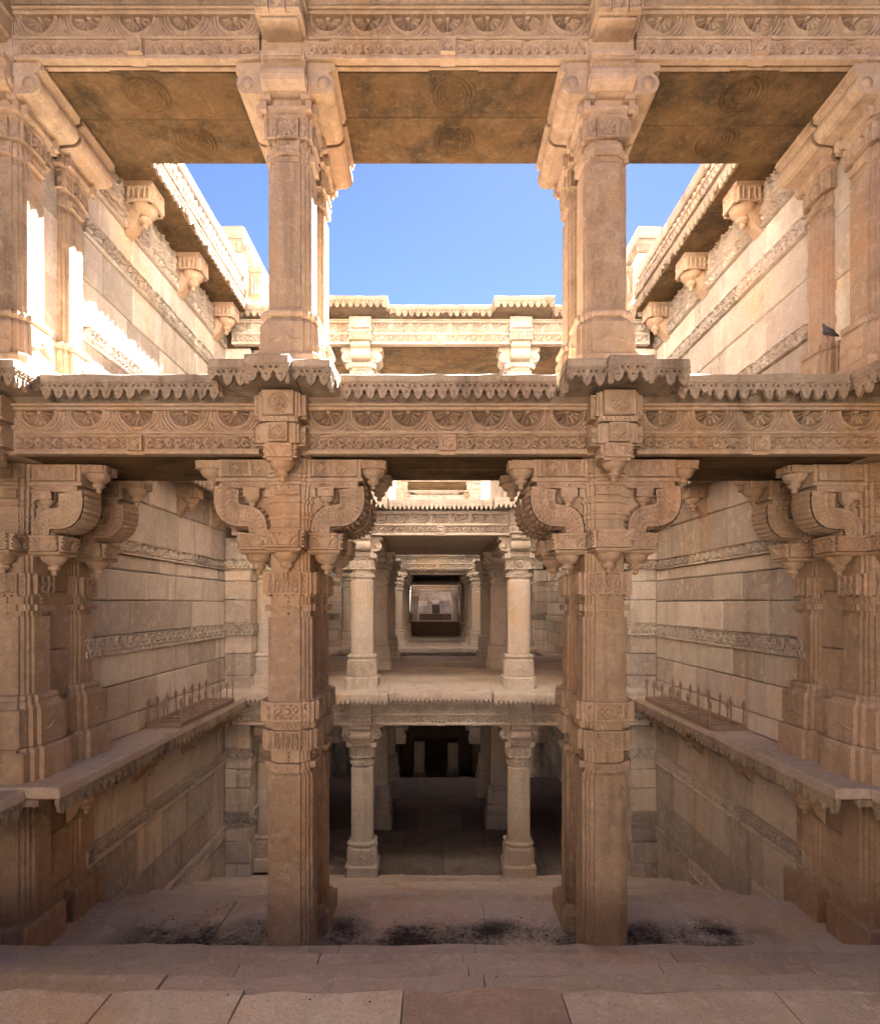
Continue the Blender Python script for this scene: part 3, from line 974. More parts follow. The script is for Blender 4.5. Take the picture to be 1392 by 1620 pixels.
LOW = [(-4.9, -4.5, 's'), (-4.5, -4.1, 's'), (-4.1, -3.72, 's'), (-3.72, -3.45, 's'), (-3.45, -3.2, 's'), (-3.2, -3.05, 'flutes'), (-3.05, -2.66, 's'), (-2.66, -2.18, 's'), (-2.18, -2.03, 'vine'), (-2.03, -1.62, 's'), (-1.62, -1.34, 's')]
MID = [(-1.24, -1.05, 's'), (-1.05, -.74, 's'), (-.74, -.45, 's'), (-.45, -.29, 'rings'), (-.29, .03, 's'), (.03, .31, 's'), (.31, .46, 's'), (.46, .585, 'rings'), (.585, 1.0, 's'), (1.0, 1.36, 's')]
TOP = [(1.5, 1.82, 's'), (1.82, 2.17, 's'), (2.17, 2.30, 'rings'), (2.30, 2.68, 's'), (2.68, 3.05, 's'), (3.05, 3.2, 'rings'), (3.2, 3.5, 's'), (3.5, 3.63, 'vine'), (3.63, 3.89, 'scallop')]
WX = 2.97
LEDGE_Z, UP_Z = -1.24, 1.46

def side_wall(s, y0, y1, courses, label, cs=.008, seed=1, x=WX, group='side walls', mat=None):
    """s=-1 left wall (faces +X), s=+1 right wall (faces -X)"""
    zb, zt = courses[0][0], courses[-1][1]
    t = thing('stone_wall', label, 'wall', (s * x, (y0 + y1) / 2, zb), 0, group)
    if s < 0: m = T(0, -(y1 - y0) / 2, -zb) @ RZ(90)
    else: m = T(0, (y1 - y0) / 2, -zb) @ RZ(-90)
    masonry(t, y1 - y0, courses, m, cs=cs, seed=seed, mat=mat)
    b = MB(); hw = (y1 - y0) / 2
    x0, x1 = (.035, .5) if s > 0 else (-.5, -.035)
    box(b, x0, x1, -hw, hw, 0, zt - zb, .002); b.build('wall_core', M_CORE, t)
    return t
SIDE = {-1: 'left', 1: 'right'}

def ledge(s, y0, y1, z, w, label, fancy=True, pend=(), cs=.006, steps=None, th=.075, fh=.12):
    """ledge along a side wall: slabs, hanging fringe and pendants. w = projection"""
    t = thing('stone_ledge', label, 'ledge', (s * WX, (y0 + y1) / 2, z), 0, 'ledges along the side walls')
    hw = (y1 - y0) / 2
    n = max(1, round((y1 - y0) / 1.1)); cuts = [y0 + (y1 - y0) * k / n + (random.uniform(-.15, .15) if 0 < k < n else 0) for k in range(n + 1)]
    for a, c in zip(cuts[:-1], cuts[1:]):
        b = MB(); xs = sorted((s * .1, -s * w))
        box(b, xs[0], xs[1], a - (y0 + y1) / 2 + .002, c - (y0 + y1) / 2 - .002, -th, random.uniform(-.004, .004), .01, .003)
        b.build('ledge_slab', M_STEP, t)
    m = T(-s * (w - .012), 0, -th - fh + .012) @ RZ(90 if s < 0 else -90)
    link('fringe', fringe_mesh(round(y1 - y0 - .01, 3), fh, .1, cs, fancy, M_CORN), t, m)
    b = MB(); xs = sorted((s * .1, -s * (w - .14)))
    box(b, xs[0], xs[1], -hw, hw, -th - .05, -th, .004); b.build('bed_moulding', M_CORN, t)
    for yy in pend:
        link('pendant', ledge_pendant_mesh(), t, T(-s * .135, yy - (y0 + y1) / 2, -th - .05) @ RZ(90 if s < 0 else -90))
    return t

# ------------------------------------------------------------------ stairs and floors (setting)
def structure(name, loc=(0, 0, 0)):
    o = link(name, None); o.location = loc; o['kind'] = 'structure'; return o
def slab(b, x0, x1, y0, y1, z0, z1, rough=.0055, n=None):
    """paving slab with a worn, uneven near/far edge"""
    n = n or max(3, int((x1 - x0) / .16))
    vs, fs = [], []
    q = lambda k=1: random.uniform(-rough, rough) * k
    dz = q(.8)
    for i in range(n + 1):
        X = x0 + (x1 - x0) * i / n
        e = (.003 if i == 0 else -.003 if i == n else 0)
        vs += [(X + e, y1 - .001, z0), (X + e, y1 + q(2.2), z1 - .024 + q(1.5)), (X + e, y1 - .022 + q(3), z1 - .003 + q(.8) + dz), (X + e, (y0 + y1) / 2, z1 + q(.8) + dz), (X + e, y0 + .01, z1 + q(.4) + dz), (X + e, y0, z1 - .012), (X + e, y0, z0)]
    k = 7
    for i in range(n):
        for j in range(k):
            j2 = (j + 1) % k
            fs.append((i * k + j, (i + 1) * k + j, (i + 1) * k + j2, i * k + j2))
    fs.append(tuple(range(k))); fs.append(tuple(n * k + i for i in range(k))[::-1])
    b.add(vs, fs); return b

stair = structure('stairs')
def step(y0, y1, z, xw=WX, zb=None, seed=0, cuts=None, mats=None, mat=None):
    rs = random.Random(seed)
    if cuts is None:
        cuts = [-xw]; 
        while cuts[-1] < xw:
            w = rs.uniform(.8, 1.7); nx = cuts[-1] + w
            cuts.append(xw if xw - nx < .5 else nx)
    for i, (a, c) in enumerate(zip(cuts[:-1], cuts[1:])):
        b = MB(); slab(b, a, c, y0, y1, (zb if zb is not None else z - .3), z)
        b.build('paving_slab', (mats or {}).get(i, mat or M_STEP), stair)
# landing where the photographer stands, then the flight down
step(1.5, 2.40, -1.60, 4.2, seed=1, cuts=[-4.2, -2.35, -1.42, -.88, -.22, .43, 1.31, 2.6, 4.2], mats={4: M_REDSTEP})
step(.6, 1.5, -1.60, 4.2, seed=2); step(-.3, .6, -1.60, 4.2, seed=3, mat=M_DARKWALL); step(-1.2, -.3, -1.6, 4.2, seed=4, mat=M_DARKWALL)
step(2.40, 2.78, -1.78, 4.2, seed=5); step(2.78, 3.157, -1.96, 4.2, seed=6); step(3.157, 3.554, -2.14, 4.2, seed=7)
step(3.554, 3.94, -2.32, 3.4, seed=8); step(3.94, 4.86, -2.50, seed=9)
for k in range(6): step(4.86 + .523 * k, 4.86 + .523 * (k + 1), -2.71 - .21 * k, seed=10 + k)
for k, (ya, yb, z) in enumerate(((8.0, 9.3, -3.92), (9.3, 10.2, -4.0), (10.2, 11.6, -4.09), (11.6, 12.7, -4.18), (12.7, 14.2, -4.28))): step(ya, yb, z, seed=20 + k, mat=M_SHADEPAVE)
for k in range(12): step(14.2 + .5 * k, 14.7 + .5 * k, -4.5 - .18 * k, seed=30 + k)
step(20.2, 30.8, -6.5, seed=44)
# stairs going up behind the camera, towards the daylight
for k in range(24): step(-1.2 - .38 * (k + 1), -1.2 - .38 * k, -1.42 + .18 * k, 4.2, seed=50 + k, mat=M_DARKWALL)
b = MB(); box(b, -60, 60, -70, -10.4, 2.55, 2.68, .01); g = b.build('ground', M_SOIL); g['kind'] = 'structure'
for s in (-1, 1):
    b = MB(); xs = sorted((s * 4.75, s * 60)); box(b, xs[0], xs[1], -10.4, 70, 3.6, 4.0, .01); g = b.build('ground', M_SOIL); g['kind'] = 'structure'
b = MB(); box(b, -60, 60, 39, 70, 3.0, 3.4, .01); g = b.build('ground', M_SOIL); g['kind'] = 'structure'
b = MB(); box(b, -5, 5, -11, 45, -7.4, -7.2, .01); g = b.build('subsoil', M_CORE); g['kind'] = 'structure'

# ------------------------------------------------------------------ walls around the entrance landing (beside and behind the camera; height and dark tone hold back front fill)
for s in (-1, 1):
    side_wall(s, -10.4, 3.95, [(-2.3 + .42 * k, -2.3 + .42 * (k + 1), 's') for k in range(18)], f'unseen plain stone wall of the entrance landing, dark to hold back front fill, on the {SIDE[s]}', seed=61 + s, x=3.35, group='entrance walls', mat=M_DARKWALL)
    t = thing('stone_wall', f'stone wall end behind the {SIDE[s]} front pillar pair, facing the landing', 'wall', (s * 3.8, 4.0, -2.6), 0, 'front wall ends')
    x0 = 0.0 if s > 0 else -.0
    masonry(t, 1.0, [(.36 * k, .36 * (k + 1), 's') for k in range(21)], T(-.62 if s > 0 else -.38, 0, 0), seed=64 + s)
    b = MB(); box(b, -.58 if s > 0 else -.4, .4 if s > 0 else .58, .035, .9, 0, 7.56, .003); b.build('wall_core', M_CORE, t)

# ------------------------------------------------------------------ side walls of the first court
for s in (-1, 1):
    sd = SIDE[s]
    side_wall(s, 4.72, 7.95, LOW, f'lower stone wall below the ledge on the {sd}, beside the stairs', seed=2 + s)
    side_wall(s, 4.72, 7.95, MID, f'middle stone wall behind the spiked guard on the {sd} ledge', seed=5 + s)
    side_wall(s, 4.72, 7.95, TOP, f'top stone wall under the {sd} roof overhang, against the sky' if s > 0 else 'sunlit top stone wall under the left roof overhang', seed=8 + s)
    ledge(s, 3.85, 5.27, LEDGE_Z, .37 + .0, f'near stretch of the fringed stone ledge under the {sd} bracketed pillars', pend=(4.55, ))
    ledge(s, 5.275, 7.9, LEDGE_Z, .36, f'far stretch of the fringed stone ledge carrying the {sd} spiked guard', pend=(5.55, 6.6, 7.6))
    ledge(s, 2.2, 3.845, LEDGE_Z, .15, f'nearest stub of fringed stone ledge at the {sd} picture edge')
    ledge(s, 4.76, 7.9, UP_Z, .36, f'upper fringed stone ledge at the foot of the {sd} top wall', pend=(5.45, 6.5, 7.55))

# roof overhang of the side walls
@cached
def roof_band(L_, H, kind):
    b = MB(); fn = {'flutes': m_flutes(.075), 'zig': m_zig(.1), 'rope': m_rope(.05)}[kind]
    hf(b, L_, H, .008, fn, .03); return b.mesh('carved_band', M_CORN)
for s in (-1, 1):
    sd = SIDE[s]; y0, y1 = 4.76, 7.75; L_ = y1 - y0; ym = (y0 + y1) / 2
    t = thing('roof_overhang', f'toothed roof overhang with hanging pendants on the {sd}', 'roof', (s * WX, ym, 3.9), 0, 'roof overhangs of the side walls')
    w = .37
    for k in range(3):
        b = MB(); xs = sorted((s * .3, -s * (w - .01))); ya = -L_ / 2 + L_ * k / 3; box(b, xs[0], xs[1], ya + .002, ya + L_ / 3 - .002, 0, .08, .006, .003); b.build('soffit_slab', M_CEIL, t)
    rot = RZ(90 if s < 0 else -90)
    for dz, H, proj, kind in ((.20, .10, .33, 'flutes'), (.36, .07, .3, 'zig')):
        b = MB(); xs = sorted((s * .3, -s * (w - .37 + proj - .01))); box(b, xs[0], xs[1], -L_ / 2, L_ / 2, dz - .05, dz + H + .02, .008, .002); b.build('fascia', M_CORN, t)
        link('carved_band', roof_band(round(L_ - .01, 3), H, kind), t, T(-s * (w - .37 + proj - .008), 0, dz) @ rot)
    b = MB(); xs = sorted((s * .3, -s * w)); box(b, xs[0], xs[1], -L_ / 2, L_ / 2, .09, .15, .01, .002); b.build('moulding', M_CORN, t)
    link('fringe', fringe_mesh(round(L_ - .01, 3), .12, .085, .007, True, M_CORN), t, T(-s * (w + .004), 0, .0) @ rot)
    for k in range(3):
        b = MB(); xs = sorted((s * .3, -s * .34)); ya = -L_ / 2 + L_ * k / 3; box(b, xs[0], xs[1], ya + .002, ya + L_ / 3 - .002, .46, .60 + random.uniform(-.006, .006), .015, .004); b.build('coping_stone', M_CORN, t)
    for yy in (5.42, 6.5, 7.55): link('pendant', ledge_pendant_mesh(), t, T(-s * .16, yy - ym, 0.0) @ RZ(90 if s < 0 else -90) @ Matrix.Diagonal((1.25, 1.25, 1.25, 1)))
    # parapet tower at the far end
    t = thing('parapet_tower', f'small stepped stone parapet tower at the far end of the {sd} roof', 'tower', (s * 2.83, 8.9, 3.9), 0, 'parapet towers')
    b = MB(); box(b, -.16, .16, -1.1, 1.1, 0, .86, .01, .002); b.build('tower_body', M_WALL, t)
    b = MB(); box(b, -.19, .19, -1.13, 1.13, .86, .98, .008); hf(b, .38, .11, .008, m_flutes(.05), .02, T(0, -1.13, .865)); hf(b, 2.2, .11, .01, m_flutes(.05), .02, T(-s * .19, 0, .865) @ RZ(90 if s < 0 else -90)); b.build('fluted_band', M_CORN, t)
    b = MB(); box(b, -.15, .15, -1.08, 1.08, .98, 1.06, .01); hf(b, .3, .07, .008, m_zig(.06), .02, T(0, -1.08, .985)); b.build('zigzag_band', M_CORN, t)
    b = MB(); box(b, -.17, .17, -1.12, 1.1, 1.06, 1.22, .02, .004); b.build('coping_stone', M_CORN, t)
    b = MB(); xs = sorted((-s * .16, -s * .34)); box(b, xs[0], xs[1], -.9, -.55, .35, .42, .006); box(b, xs[0], xs[1], -.9, -.55, .72, .8, .006)
    for q in np.linspace(xs[0] + .02, xs[1] - .02, 4): box(b, q - .012, q + .012, -.88, -.84, .42, .72, .003)
    b.build('lattice_window', M_CORN, t)

# ------------------------------------------------------------------ G1: the front gallery
XS = (-3.05, -1.085, 1.085, 3.05)
YF, YR = 4.06, 4.52
Z1, Z2 = .994, 3.617
names = {(-1.085): 'left of the central stairway', 1.085: 'right of the central stairway', -3.05: 'at the left wall', 3.05: 'at the right wall'}
for x in XS:
    for y, dn in ((YF, 'front'), (YR, 'rear')):
        inner = abs(x) < 2
        px_ = x
        if not inner: y = 4.74 if dn == 'rear' else 4.20; px_ = x * 3.10 / 3.05
        if inner:
            dup(P_TALL, (x, y, Z1), 0, f'tall brown carved pillar {names[x]}, {dn} one of its close pair', 'tall bracketed pillars of the front gallery')
            if dn == 'rear':
                t = thing('pillar_plinth', f'low stone plinth under the rear tall pillar {names[x]}', 'plinth', (x, 4.52, -2.5), 0, 'pillar plinths')
                b = MB(); box(b, -.195, .195, -.17, .26, 0, .15, .012, .003); loft(b, [(.15, rect(.19, .2)), (.2, rect(.165, .17))]); b.build('plinth_block', M_SHAFT, t)
        else:
            dup(P_PIER, (px_, y, Z1), 0, f'bracketed pillar on a moulded base {names[x]}, {dn} one of its pair', 'bracketed wall pillars standing on the ledges')
            t = thing('wall_pier', f'plain ribbed pier under the ledge {names[x]}, {dn} one of the pair', 'pier', (px_, y, -2.6), 0, 'piers under the ledges')
            b = MB(); loft(b, [(0, plan(.17)), (.32, plan(.17)), (.34, plan(.155)), (1.28, plan(.155))]); b.build('shaft', M_SHAFT, t)
            b = MB(); box(b, -.19, .19, -.22, .22, 0, .34, .015, .004); b.build('base', M_SHAFT, t)
        dup(P_UP, (x, YF if dn == 'front' else YR, Z2), 0, f'upper rolled-bracket pillar against the sky {names[x]}, {dn} one of the pair' if inner else f'upper pillar with rolled bracket {names[x]}, {dn} one of the pair', 'upper pillars of the front gallery')

bays = ((-2.0675, 1.63, 5, 'left'), (0, 1.86, 7, 'central'), (2.0675, 1.63, 5, 'right'))
for x, W, n, nm in bays:
    beam(x, 3.85, Z1, W, n, f'scalloped lintel beam of the front gallery floor, {nm} bay')
    beam(x, 3.85, Z2, W, n, f'scalloped lintel beam under the front gallery roof, {nm} bay at picture top')
for x in XS:
    if abs(x) < 2:
        block(x, 3.68, Z1, f'medallion block with pendant on the gallery floor beam, over the {"left" if x < 0 else "right"} tall pillar')
    else:
        block(x, 3.68, Z1, f'medallion block with pendant on the gallery floor beam at the {"left" if x < 0 else "right"} wall')
    block(x, 3.66, Z2 + .12, f'boxed carved block under the front roof, {names[x]}', front=False)
    t = thing('beam_seat', f'plain stone beam seat above the pillar pair {names[x]}, floor level', 'stone block', (x, 4.29, Z1), 0, 'beam seats')
    b = MB(); box(b, -.155, .155, -.43, .44, .002, .36, .006, .002); b.build('seat_block', M_CARVE, t)
    t = thing('beam_seat', f'plain stone beam seat above the pillar pair {names[x]}, roof level', 'stone block', (x, 4.29, Z2), 0, 'beam seats')
    b = MB(); box(b, -.155, .155, -.46, .44, .002, .36, .006, .002); b.build('seat_block', M_CARVE, t)
for s in (-1, 1):      # wall strips between the upper wall pillars
    t = thing('wall_strip', f'narrow stone wall strip between the upper pillar pair at the {SIDE[s]} wall', 'wall', (s * 3.2, 4.36, 1.5), 0, 'wall strips')
    for k in range(5):
        b = MB(); xs = sorted((s * .2, -s * .235)); box(b, xs[0], xs[1], -.30, .355, .48 * k + .002, .48 * (k + 1) - .002, .006, .002); b.build('stone', M_WALL, t)
for s in (-1, 1):
    for z0, z1, nm in ((-2.6, -1.33, 'below the ledge'), (-1.24, .99, 'above the ledge')):
        t = thing('wall_strip', f'narrow stone wall strip between the {SIDE[s]} wall pillars, {nm}', 'wall', (s * 3.2, 4.45, z0), 0, 'wall strips')
        n = round((z1 - z0) / .42)
        for k in range(n):
            h = (z1 - z0) / n
            b = MB(); xs = sorted((s * .25, -s * .195)); box(b, xs[0], xs[1], -.38, .265, h * k + .003, h * (k + 1) - .003, .008, .003); b.build('stone', M_CARVE, t)
# cornice at floor level
CZ = 1.504
def bf(x, s=1): return [(x - .375, 3.75), (x - .375, 3.52), (x - .135, 3.52), (x - .135, 3.45), (x + .135, 3.45), (x + .135, 3.52), (x + .375, 3.52), (x + .375, 3.75)]
cornice('stone_cornice', [(-2.66, 3.75), (-1.485, 3.75)], CZ, 4.2, 'ochre toothed cornice of the gallery floor, left bay')
cornice('stone_cornice', [(-.705, 3.75), (.705, 3.75)], CZ, 4.2, 'toothed cornice of the gallery floor, central bay')
cornice('stone_cornice', [(1.485, 3.75), (2.62, 3.75)], CZ, 4.2, 'broken-ended toothed cornice of the gallery floor, right bay', rough=.009)
for x in (-1.1, 1.1): cornice('stone_cornice', bf(x), CZ, 4.2, f'stepped toothed cornice projecting over the {"left" if x < 0 else "right"} tall pillar', stones=3)
cornice('stone_cornice', [(-3.4, 3.40), (-2.95, 3.40), (-2.95, 3.52), (-2.66, 3.52), (-2.66, 3.75)], CZ, 4.2, 'stepped toothed cornice in the corner at the left wall', stones=3)
cornice('stone_cornice', [(2.64, 3.75), (2.64, 3.52), (2.95, 3.52), (2.95, 3.40), (3.4, 3.40)], CZ, 4.2, 'stepped toothed cornice in the corner at the right wall', stones=3)
# roof cornice, seen from below at the very top
for (x0, x1, nm) in ((-3.4, -1.1, 'left'), (-1.1, 1.1, 'central'), (1.1, 3.4, 'right')):
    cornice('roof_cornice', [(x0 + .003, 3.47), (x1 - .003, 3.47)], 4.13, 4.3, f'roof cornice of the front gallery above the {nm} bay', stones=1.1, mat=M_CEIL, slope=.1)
# slabs: gallery floor and roof ceiling, two stones deep in every bay
@cached
def lotus_mesh(d):
    b = MB(); hf(b, d, d, .006, lambda U, V, W, H: np.where(np.hypot(U - W / 2, V - H / 2) < W / 2, m_lotus(U, V, W, H), -.2), .010, RX(90) @ T(0, 0, -d / 2)); return b.mesh('lotus_medallion', M_CEIL)
for x, W, n, nm in bays:
    t = thing('gallery_floor', f'dark stone floor slabs of the front gallery seen from below, {nm} bay', 'floor', (x, 4.3, Z1), 0, 'gallery floor bays')
    for k, (a, c) in enumerate(((-.375, .03), (.033, .44))):
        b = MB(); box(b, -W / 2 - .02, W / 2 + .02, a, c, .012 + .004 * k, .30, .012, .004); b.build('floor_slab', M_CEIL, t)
    b = MB(); box(b, -W / 2 - .1, W / 2 + .1, -.44, .44, .302, .50, .01); b.build('floor_fill', M_CORN, t)
    t = thing('gallery_ceiling', f'mossy brown ceiling slabs with carved lotus rings, {nm} bay', 'ceiling', (x, 4.3, Z2), 0, 'gallery ceiling bays')
    cut = (0.0, -.02, .05)[('left', 'central', 'right').index(nm)]
    for k, (a, c) in enumerate(((-.448, cut), (cut + .004, .43))):
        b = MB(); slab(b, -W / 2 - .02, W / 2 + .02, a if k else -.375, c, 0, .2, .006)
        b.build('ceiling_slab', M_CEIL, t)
    if nm:
        dx = {'left': -.06, 'central': .04, 'right': .02}[nm]
        link('lotus_medallion', lotus_mesh(.34), t, T(dx, -.22, .0)); link('lotus_medallion', lotus_mesh(.34), t, T(dx + (.17 if nm == 'left' else .02), .20, .0))
    b = MB(); box(b, -W / 2 - .3, W / 2 + .3, -.5, .44, .36, .55, .02, .004); b.build('roof_slab', M_CORN, t)

t = thing('bounce_parapet', 'added unseen stone parapet on the front gallery roof, bouncing sun into the court', 'parapet', (0, 4.35, 4.172), 0)  # added out-of-view wall, its height set to reflect sun into the court
for k in range(6):
    b = MB(); box(b, -3.3 + 1.1 * k, -3.3 + 1.1 * k + 1.096, -.12, .12, 0, .82 + random.uniform(-.004, .004), .012, .003); b.build('stone', M_WALL, t)
    b = MB(); box(b, -3.3 + 1.1 * k, -3.3 + 1.1 * k + 1.096, -.12, .12, .828, 1.7, .012, .003); b.build('stone', M_WALL, t)
    b = MB(); box(b, -3.3 + 1.1 * k, -3.3 + 1.1 * k + 1.096, -.16, .16, 1.705, 1.85, .015, .003); b.build('coping_stone', M_CORN, t)

# ------------------------------------------------------------------ G2 and the galleries beyond
@cached
def far_seat_mesh(L_):
    b = MB(); box(b, -.13, .13, -L_ / 2, L_ / 2, .002, .33, .006, .002); return b.mesh('aisle_beam', M_PALE)
def gallery(name, rows, y0, y1, levels, ext=None, roof=True, cs=.007, xs=(-1.085, 1.085), endx=WX, blockf=True, hi=True):
    """levels: [(beam underside z, level word)], floors sit on each beam"""
    rw = ('front', 'second', 'third', 'fourth')
    for li, (z, word) in enumerate(levels):
        for ri, y in enumerate(rows):
            for x in xs:
                dz = 0
                c = dup(P_FAR, (x, y, z), 0, f'pale square pillar {"left" if x < 0 else "right"} of the aisle, {name} {word} floor, {rw[ri]} row', f'pillars of the {name}')
                if ext and word in ext and ri > 0:
                    b = MB(); e = ext[word][ri]; box(b, -.24, .24, -.24, .24, -2.12 - e, -2.118, .01); b.build('pedestal', M_PALE, c)
        for bx, W, n, nm in ((-(endx + 1.085) / 2 , endx - 1.085 - .26, 5, 'left bay'), (0, 2.17 - .28, 7, 'central bay'), ((endx + 1.085) / 2, endx - 1.085 - .26, 5, 'right bay')):
            beam(bx, y0, z, W, n, f'scalloped lintel beam of the {name}, {nm}, over its {word} floor', cs=cs)
        for x in xs:
            block(x, y0 - .1, z, f'carved block over the {"left" if x < 0 else "right"} front pillar of the {name} {word} floor', cs=cs, front=False)
            t = thing('aisle_beam', f'long beam running back over the {"left" if x < 0 else "right"} pillars of the {name} {word} floor', 'beam', (x, (y0 + y1) / 2, z), 0, 'aisle beams')
            link('aisle_beam_stone', far_seat_mesh(round(y1 - y0, 2)), t)
        # cornice and floor/roof slab
        cz = z + .47
        for (a, c_, yy, nm) in ((-endx, -1.50, y0 - .16, 'left bay'), (-1.498, -.70, y0 - .30, 'left pillar'), (-.698, .698, y0 - .16, 'central bay'), (.70, 1.498, y0 - .30, 'right pillar'), (1.50, endx, y0 - .16, 'right bay')):
            path = [(a, yy), (c_, yy)] if 'bay' in nm else [(a, y0 - .16), (a, yy), (c_, yy), (c_, y0 - .16)]
            cornice('stone_cornice', path, cz + (.05 if 'pillar' in nm and word == 'top' else 0), y0 + .3, f'toothed cornice of the {name} {word} storey, {nm}', cs=cs, p=.085 if word == 'top' else .06, fh=.11 if word == 'top' else .095, fancy=(word == 'top'), stones=3, mat=M_CORN if word == 'top' else M_PALE)
        t = thing('gallery_slab', f'stone slab over the {word} floor of the {name}', 'floor', (0, (y0 + y1) / 2, z), 0, 'gallery slabs')
        hw = (y1 - y0) / 2
        for k, (a, c_) in enumerate(((-endx, -1.22), (-.95, .95), (1.22, endx))):
            m = max(1, round((y1 - y0) / .9))
            for q in range(m):
                ya = -hw + .26 + (2 * hw - .26) * q / m
                b = MB(); box(b, a, c_, ya + .002, ya + (2 * hw - .26) / m - .002, .17, .33, .006, .002); b.build('ceiling_slab', M_PALE if word != 'top' else M_CEIL, t)
        ns = max(2, round(2 * hw / 1.2))
        for q in range(ns):
            b = MB(); ya = -hw + .2 + (2 * hw - .2) * q / ns; box(b, -endx, endx, ya + .002, ya + (2 * hw - .2) / ns - .002, .345, .47 + random.uniform(-.003, .003), .006, .002); b.build('paving_slab', M_STEP, t)
        # side pilasters against the walls, with the wall's bands
        for s in (-1, 1):
            t = thing('wall_pilaster', f'stone pilaster at the {SIDE[s]} wall of the {name}, {word} floor', 'pilaster', (s * (endx - .18), y0 + .25, z - 2.12), 0, 'wall pilasters')
            courses = [(0, .2, 's'), (.2, .5, 's'), (.5, .76, 's'), (.76, .92, 'rings'), (.92, 1.24, 's'), (1.24, 1.5, 's'), (1.5, 1.67, 's'), (1.67, 1.79, 'rings'), (1.79, 2.1, 's')]
            masonry(t, .36, courses, T(-.18, -.2, 0), wmin=.36, wmax=.37, seed=90 + li)
            masonry(t, .4, courses, (T(.18, -.2, 0) @ RZ(90)) if s < 0 else (T(-.18, .2, 0) @ RZ(-90)), wmin=.4, wmax=.41, seed=95 + li)
            b = MB(); box(b, -.15, .15, -.16, .2, 0, 2.5, .003); b.build('pilaster_core', M_CORE, t)
            c = dup(P_FAR, (s * (endx - .50), y0 + .45, z), 0, f'half-hidden pillar beside the {SIDE[s]} wall pilaster of the {name}, {word} floor', f'pillars of the {name}')

gallery('second gallery', (8.05, 10.5, 12.6), 7.85, 13.0, ((-1.655, 'lowest'), (.93, 'middle'), (3.53, 'top')), ext={'lowest': (0, .33, .5)})
gallery('third gallery', (15.7, 17.3), 15.5, 17.6, ((-1.655, 'lowest'), (.93, 'middle'), (3.3, 'top')), cs=.014)
gallery('fourth gallery', (18.9, 20.2), 18.7, 20.6, ((-1.655, 'lowest'), (.93, 'middle'), (3.2, 'top')), cs=.02)
t = thing('stone_wall', 'stone wall closing the top storey behind the fourth gallery', 'wall', (-3, 20.7, 1.2), 0)
masonry(t, 6, [(.4 * k, .4 * (k + 1), 's') for k in range(8)], T(0, 0, 0), seed=177)
b = MB(); box(b, -.2, 6.2, .035, .5, 0, 3.1, .01); b.build('wall_core', M_CORE, t)
gallery('farthest gallery', (31.2, 32.6), 31.0, 33.0, ((.58, 'middle'), ), cs=.03)

# walls beyond
for s in (-1, 1):
    sd = SIDE[s]
    for y0, y1, nm in ((7.955, 15.5, 'second'), ):
        side_wall(s, y0, y1, LOW + [(-1.34, -1.24, 's')] + MID + [(1.36, 1.5, 's')], f'shaded {sd} side wall of the second gallery and the court behind it', cs=.014, seed=33 + s)
        side_wall(s, 13.0, 15.5, TOP, f'top {sd} wall of the court behind the second gallery', cs=.014, seed=36 + s)
    ledge(s, 13.1, 15.3, LEDGE_Z, .36, f'fringed ledge on the {sd} wall of the court behind the second gallery', pend=(13.6, 14.7), cs=.014)
    side_wall(s, 7.955, 13.0, TOP, f'top {sd} wall inside the second gallery', cs=.014, seed=38 + s)
    side_wall(s, 15.5, 20.6, [(-6.6 + .42 * k, -6.6 + .42 * (k + 1), 's') for k in range(25)], f'far {sd} side wall of the third gallery', cs=.02, seed=40 + s)
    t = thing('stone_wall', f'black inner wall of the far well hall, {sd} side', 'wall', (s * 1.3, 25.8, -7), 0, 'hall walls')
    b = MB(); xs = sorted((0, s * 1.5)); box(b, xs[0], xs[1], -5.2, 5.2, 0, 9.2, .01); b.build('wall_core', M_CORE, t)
    t = thing('door_jamb', f'lavender-grey stone door jamb {sd} of the dark lower doorway', 'door jamb', (s * .62, 21.4, -6.5), 0, 'jambs of the lower doorway')
    b = MB(); loft(b, [(0, rect(.22, .2)), (.3, rect(.22, .2)), (.32, rect(.19, .17)), (1.35, rect(.19, .17))]); b.build('jamb_shaft', M_PALE, t)
    side_wall(s, 33.0, 38.0, [(-1.4 + .4 * k, -1.4 + .4 * (k + 1), 's') for k in range(10)], f'farthest {sd} side wall before the end wall', cs=.03, seed=44 + s)
for s in (-1, 1):
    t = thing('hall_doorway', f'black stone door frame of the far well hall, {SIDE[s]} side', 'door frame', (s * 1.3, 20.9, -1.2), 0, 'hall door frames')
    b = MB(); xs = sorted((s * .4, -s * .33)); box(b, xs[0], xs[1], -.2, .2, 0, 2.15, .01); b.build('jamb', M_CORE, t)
t = thing('hall_covering', 'stone roof slab over the dark far well hall', 'roof', (0, 25.6, .95), 0)
for k in range(6):
    b = MB(); box(b, -3.2, 3.2, -5.0 + 1.5 * k, -5.0 + 1.5 * (k + 1) - .005, 0, .3, .01); b.build('roof_slab', M_CORE, t)
t = thing('hall_floor', 'pale sill slab before the dark far well hall', 'floor', (0, 20.9, -1.45), 0)
b = MB(); box(b, -1.5, 1.5, -.28, .0, 0, .28, .01); b.build('sill', M_PALE, t)
t = thing('light_stop_wall', 'added black cross wall stopping light low inside the far well hall', 'wall', (0, 24.5, -7), 0)  # added wall that keeps slot light out of the lower doorway
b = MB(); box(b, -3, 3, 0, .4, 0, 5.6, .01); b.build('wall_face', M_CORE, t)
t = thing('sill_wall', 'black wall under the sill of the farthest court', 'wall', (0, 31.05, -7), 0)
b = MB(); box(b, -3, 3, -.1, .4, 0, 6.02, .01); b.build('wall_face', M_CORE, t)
b = MB(); box(b, -1.6, 1.6, -.14, .4, 6.022, 6.09, .01); b.build('sill', M_PALE, t)
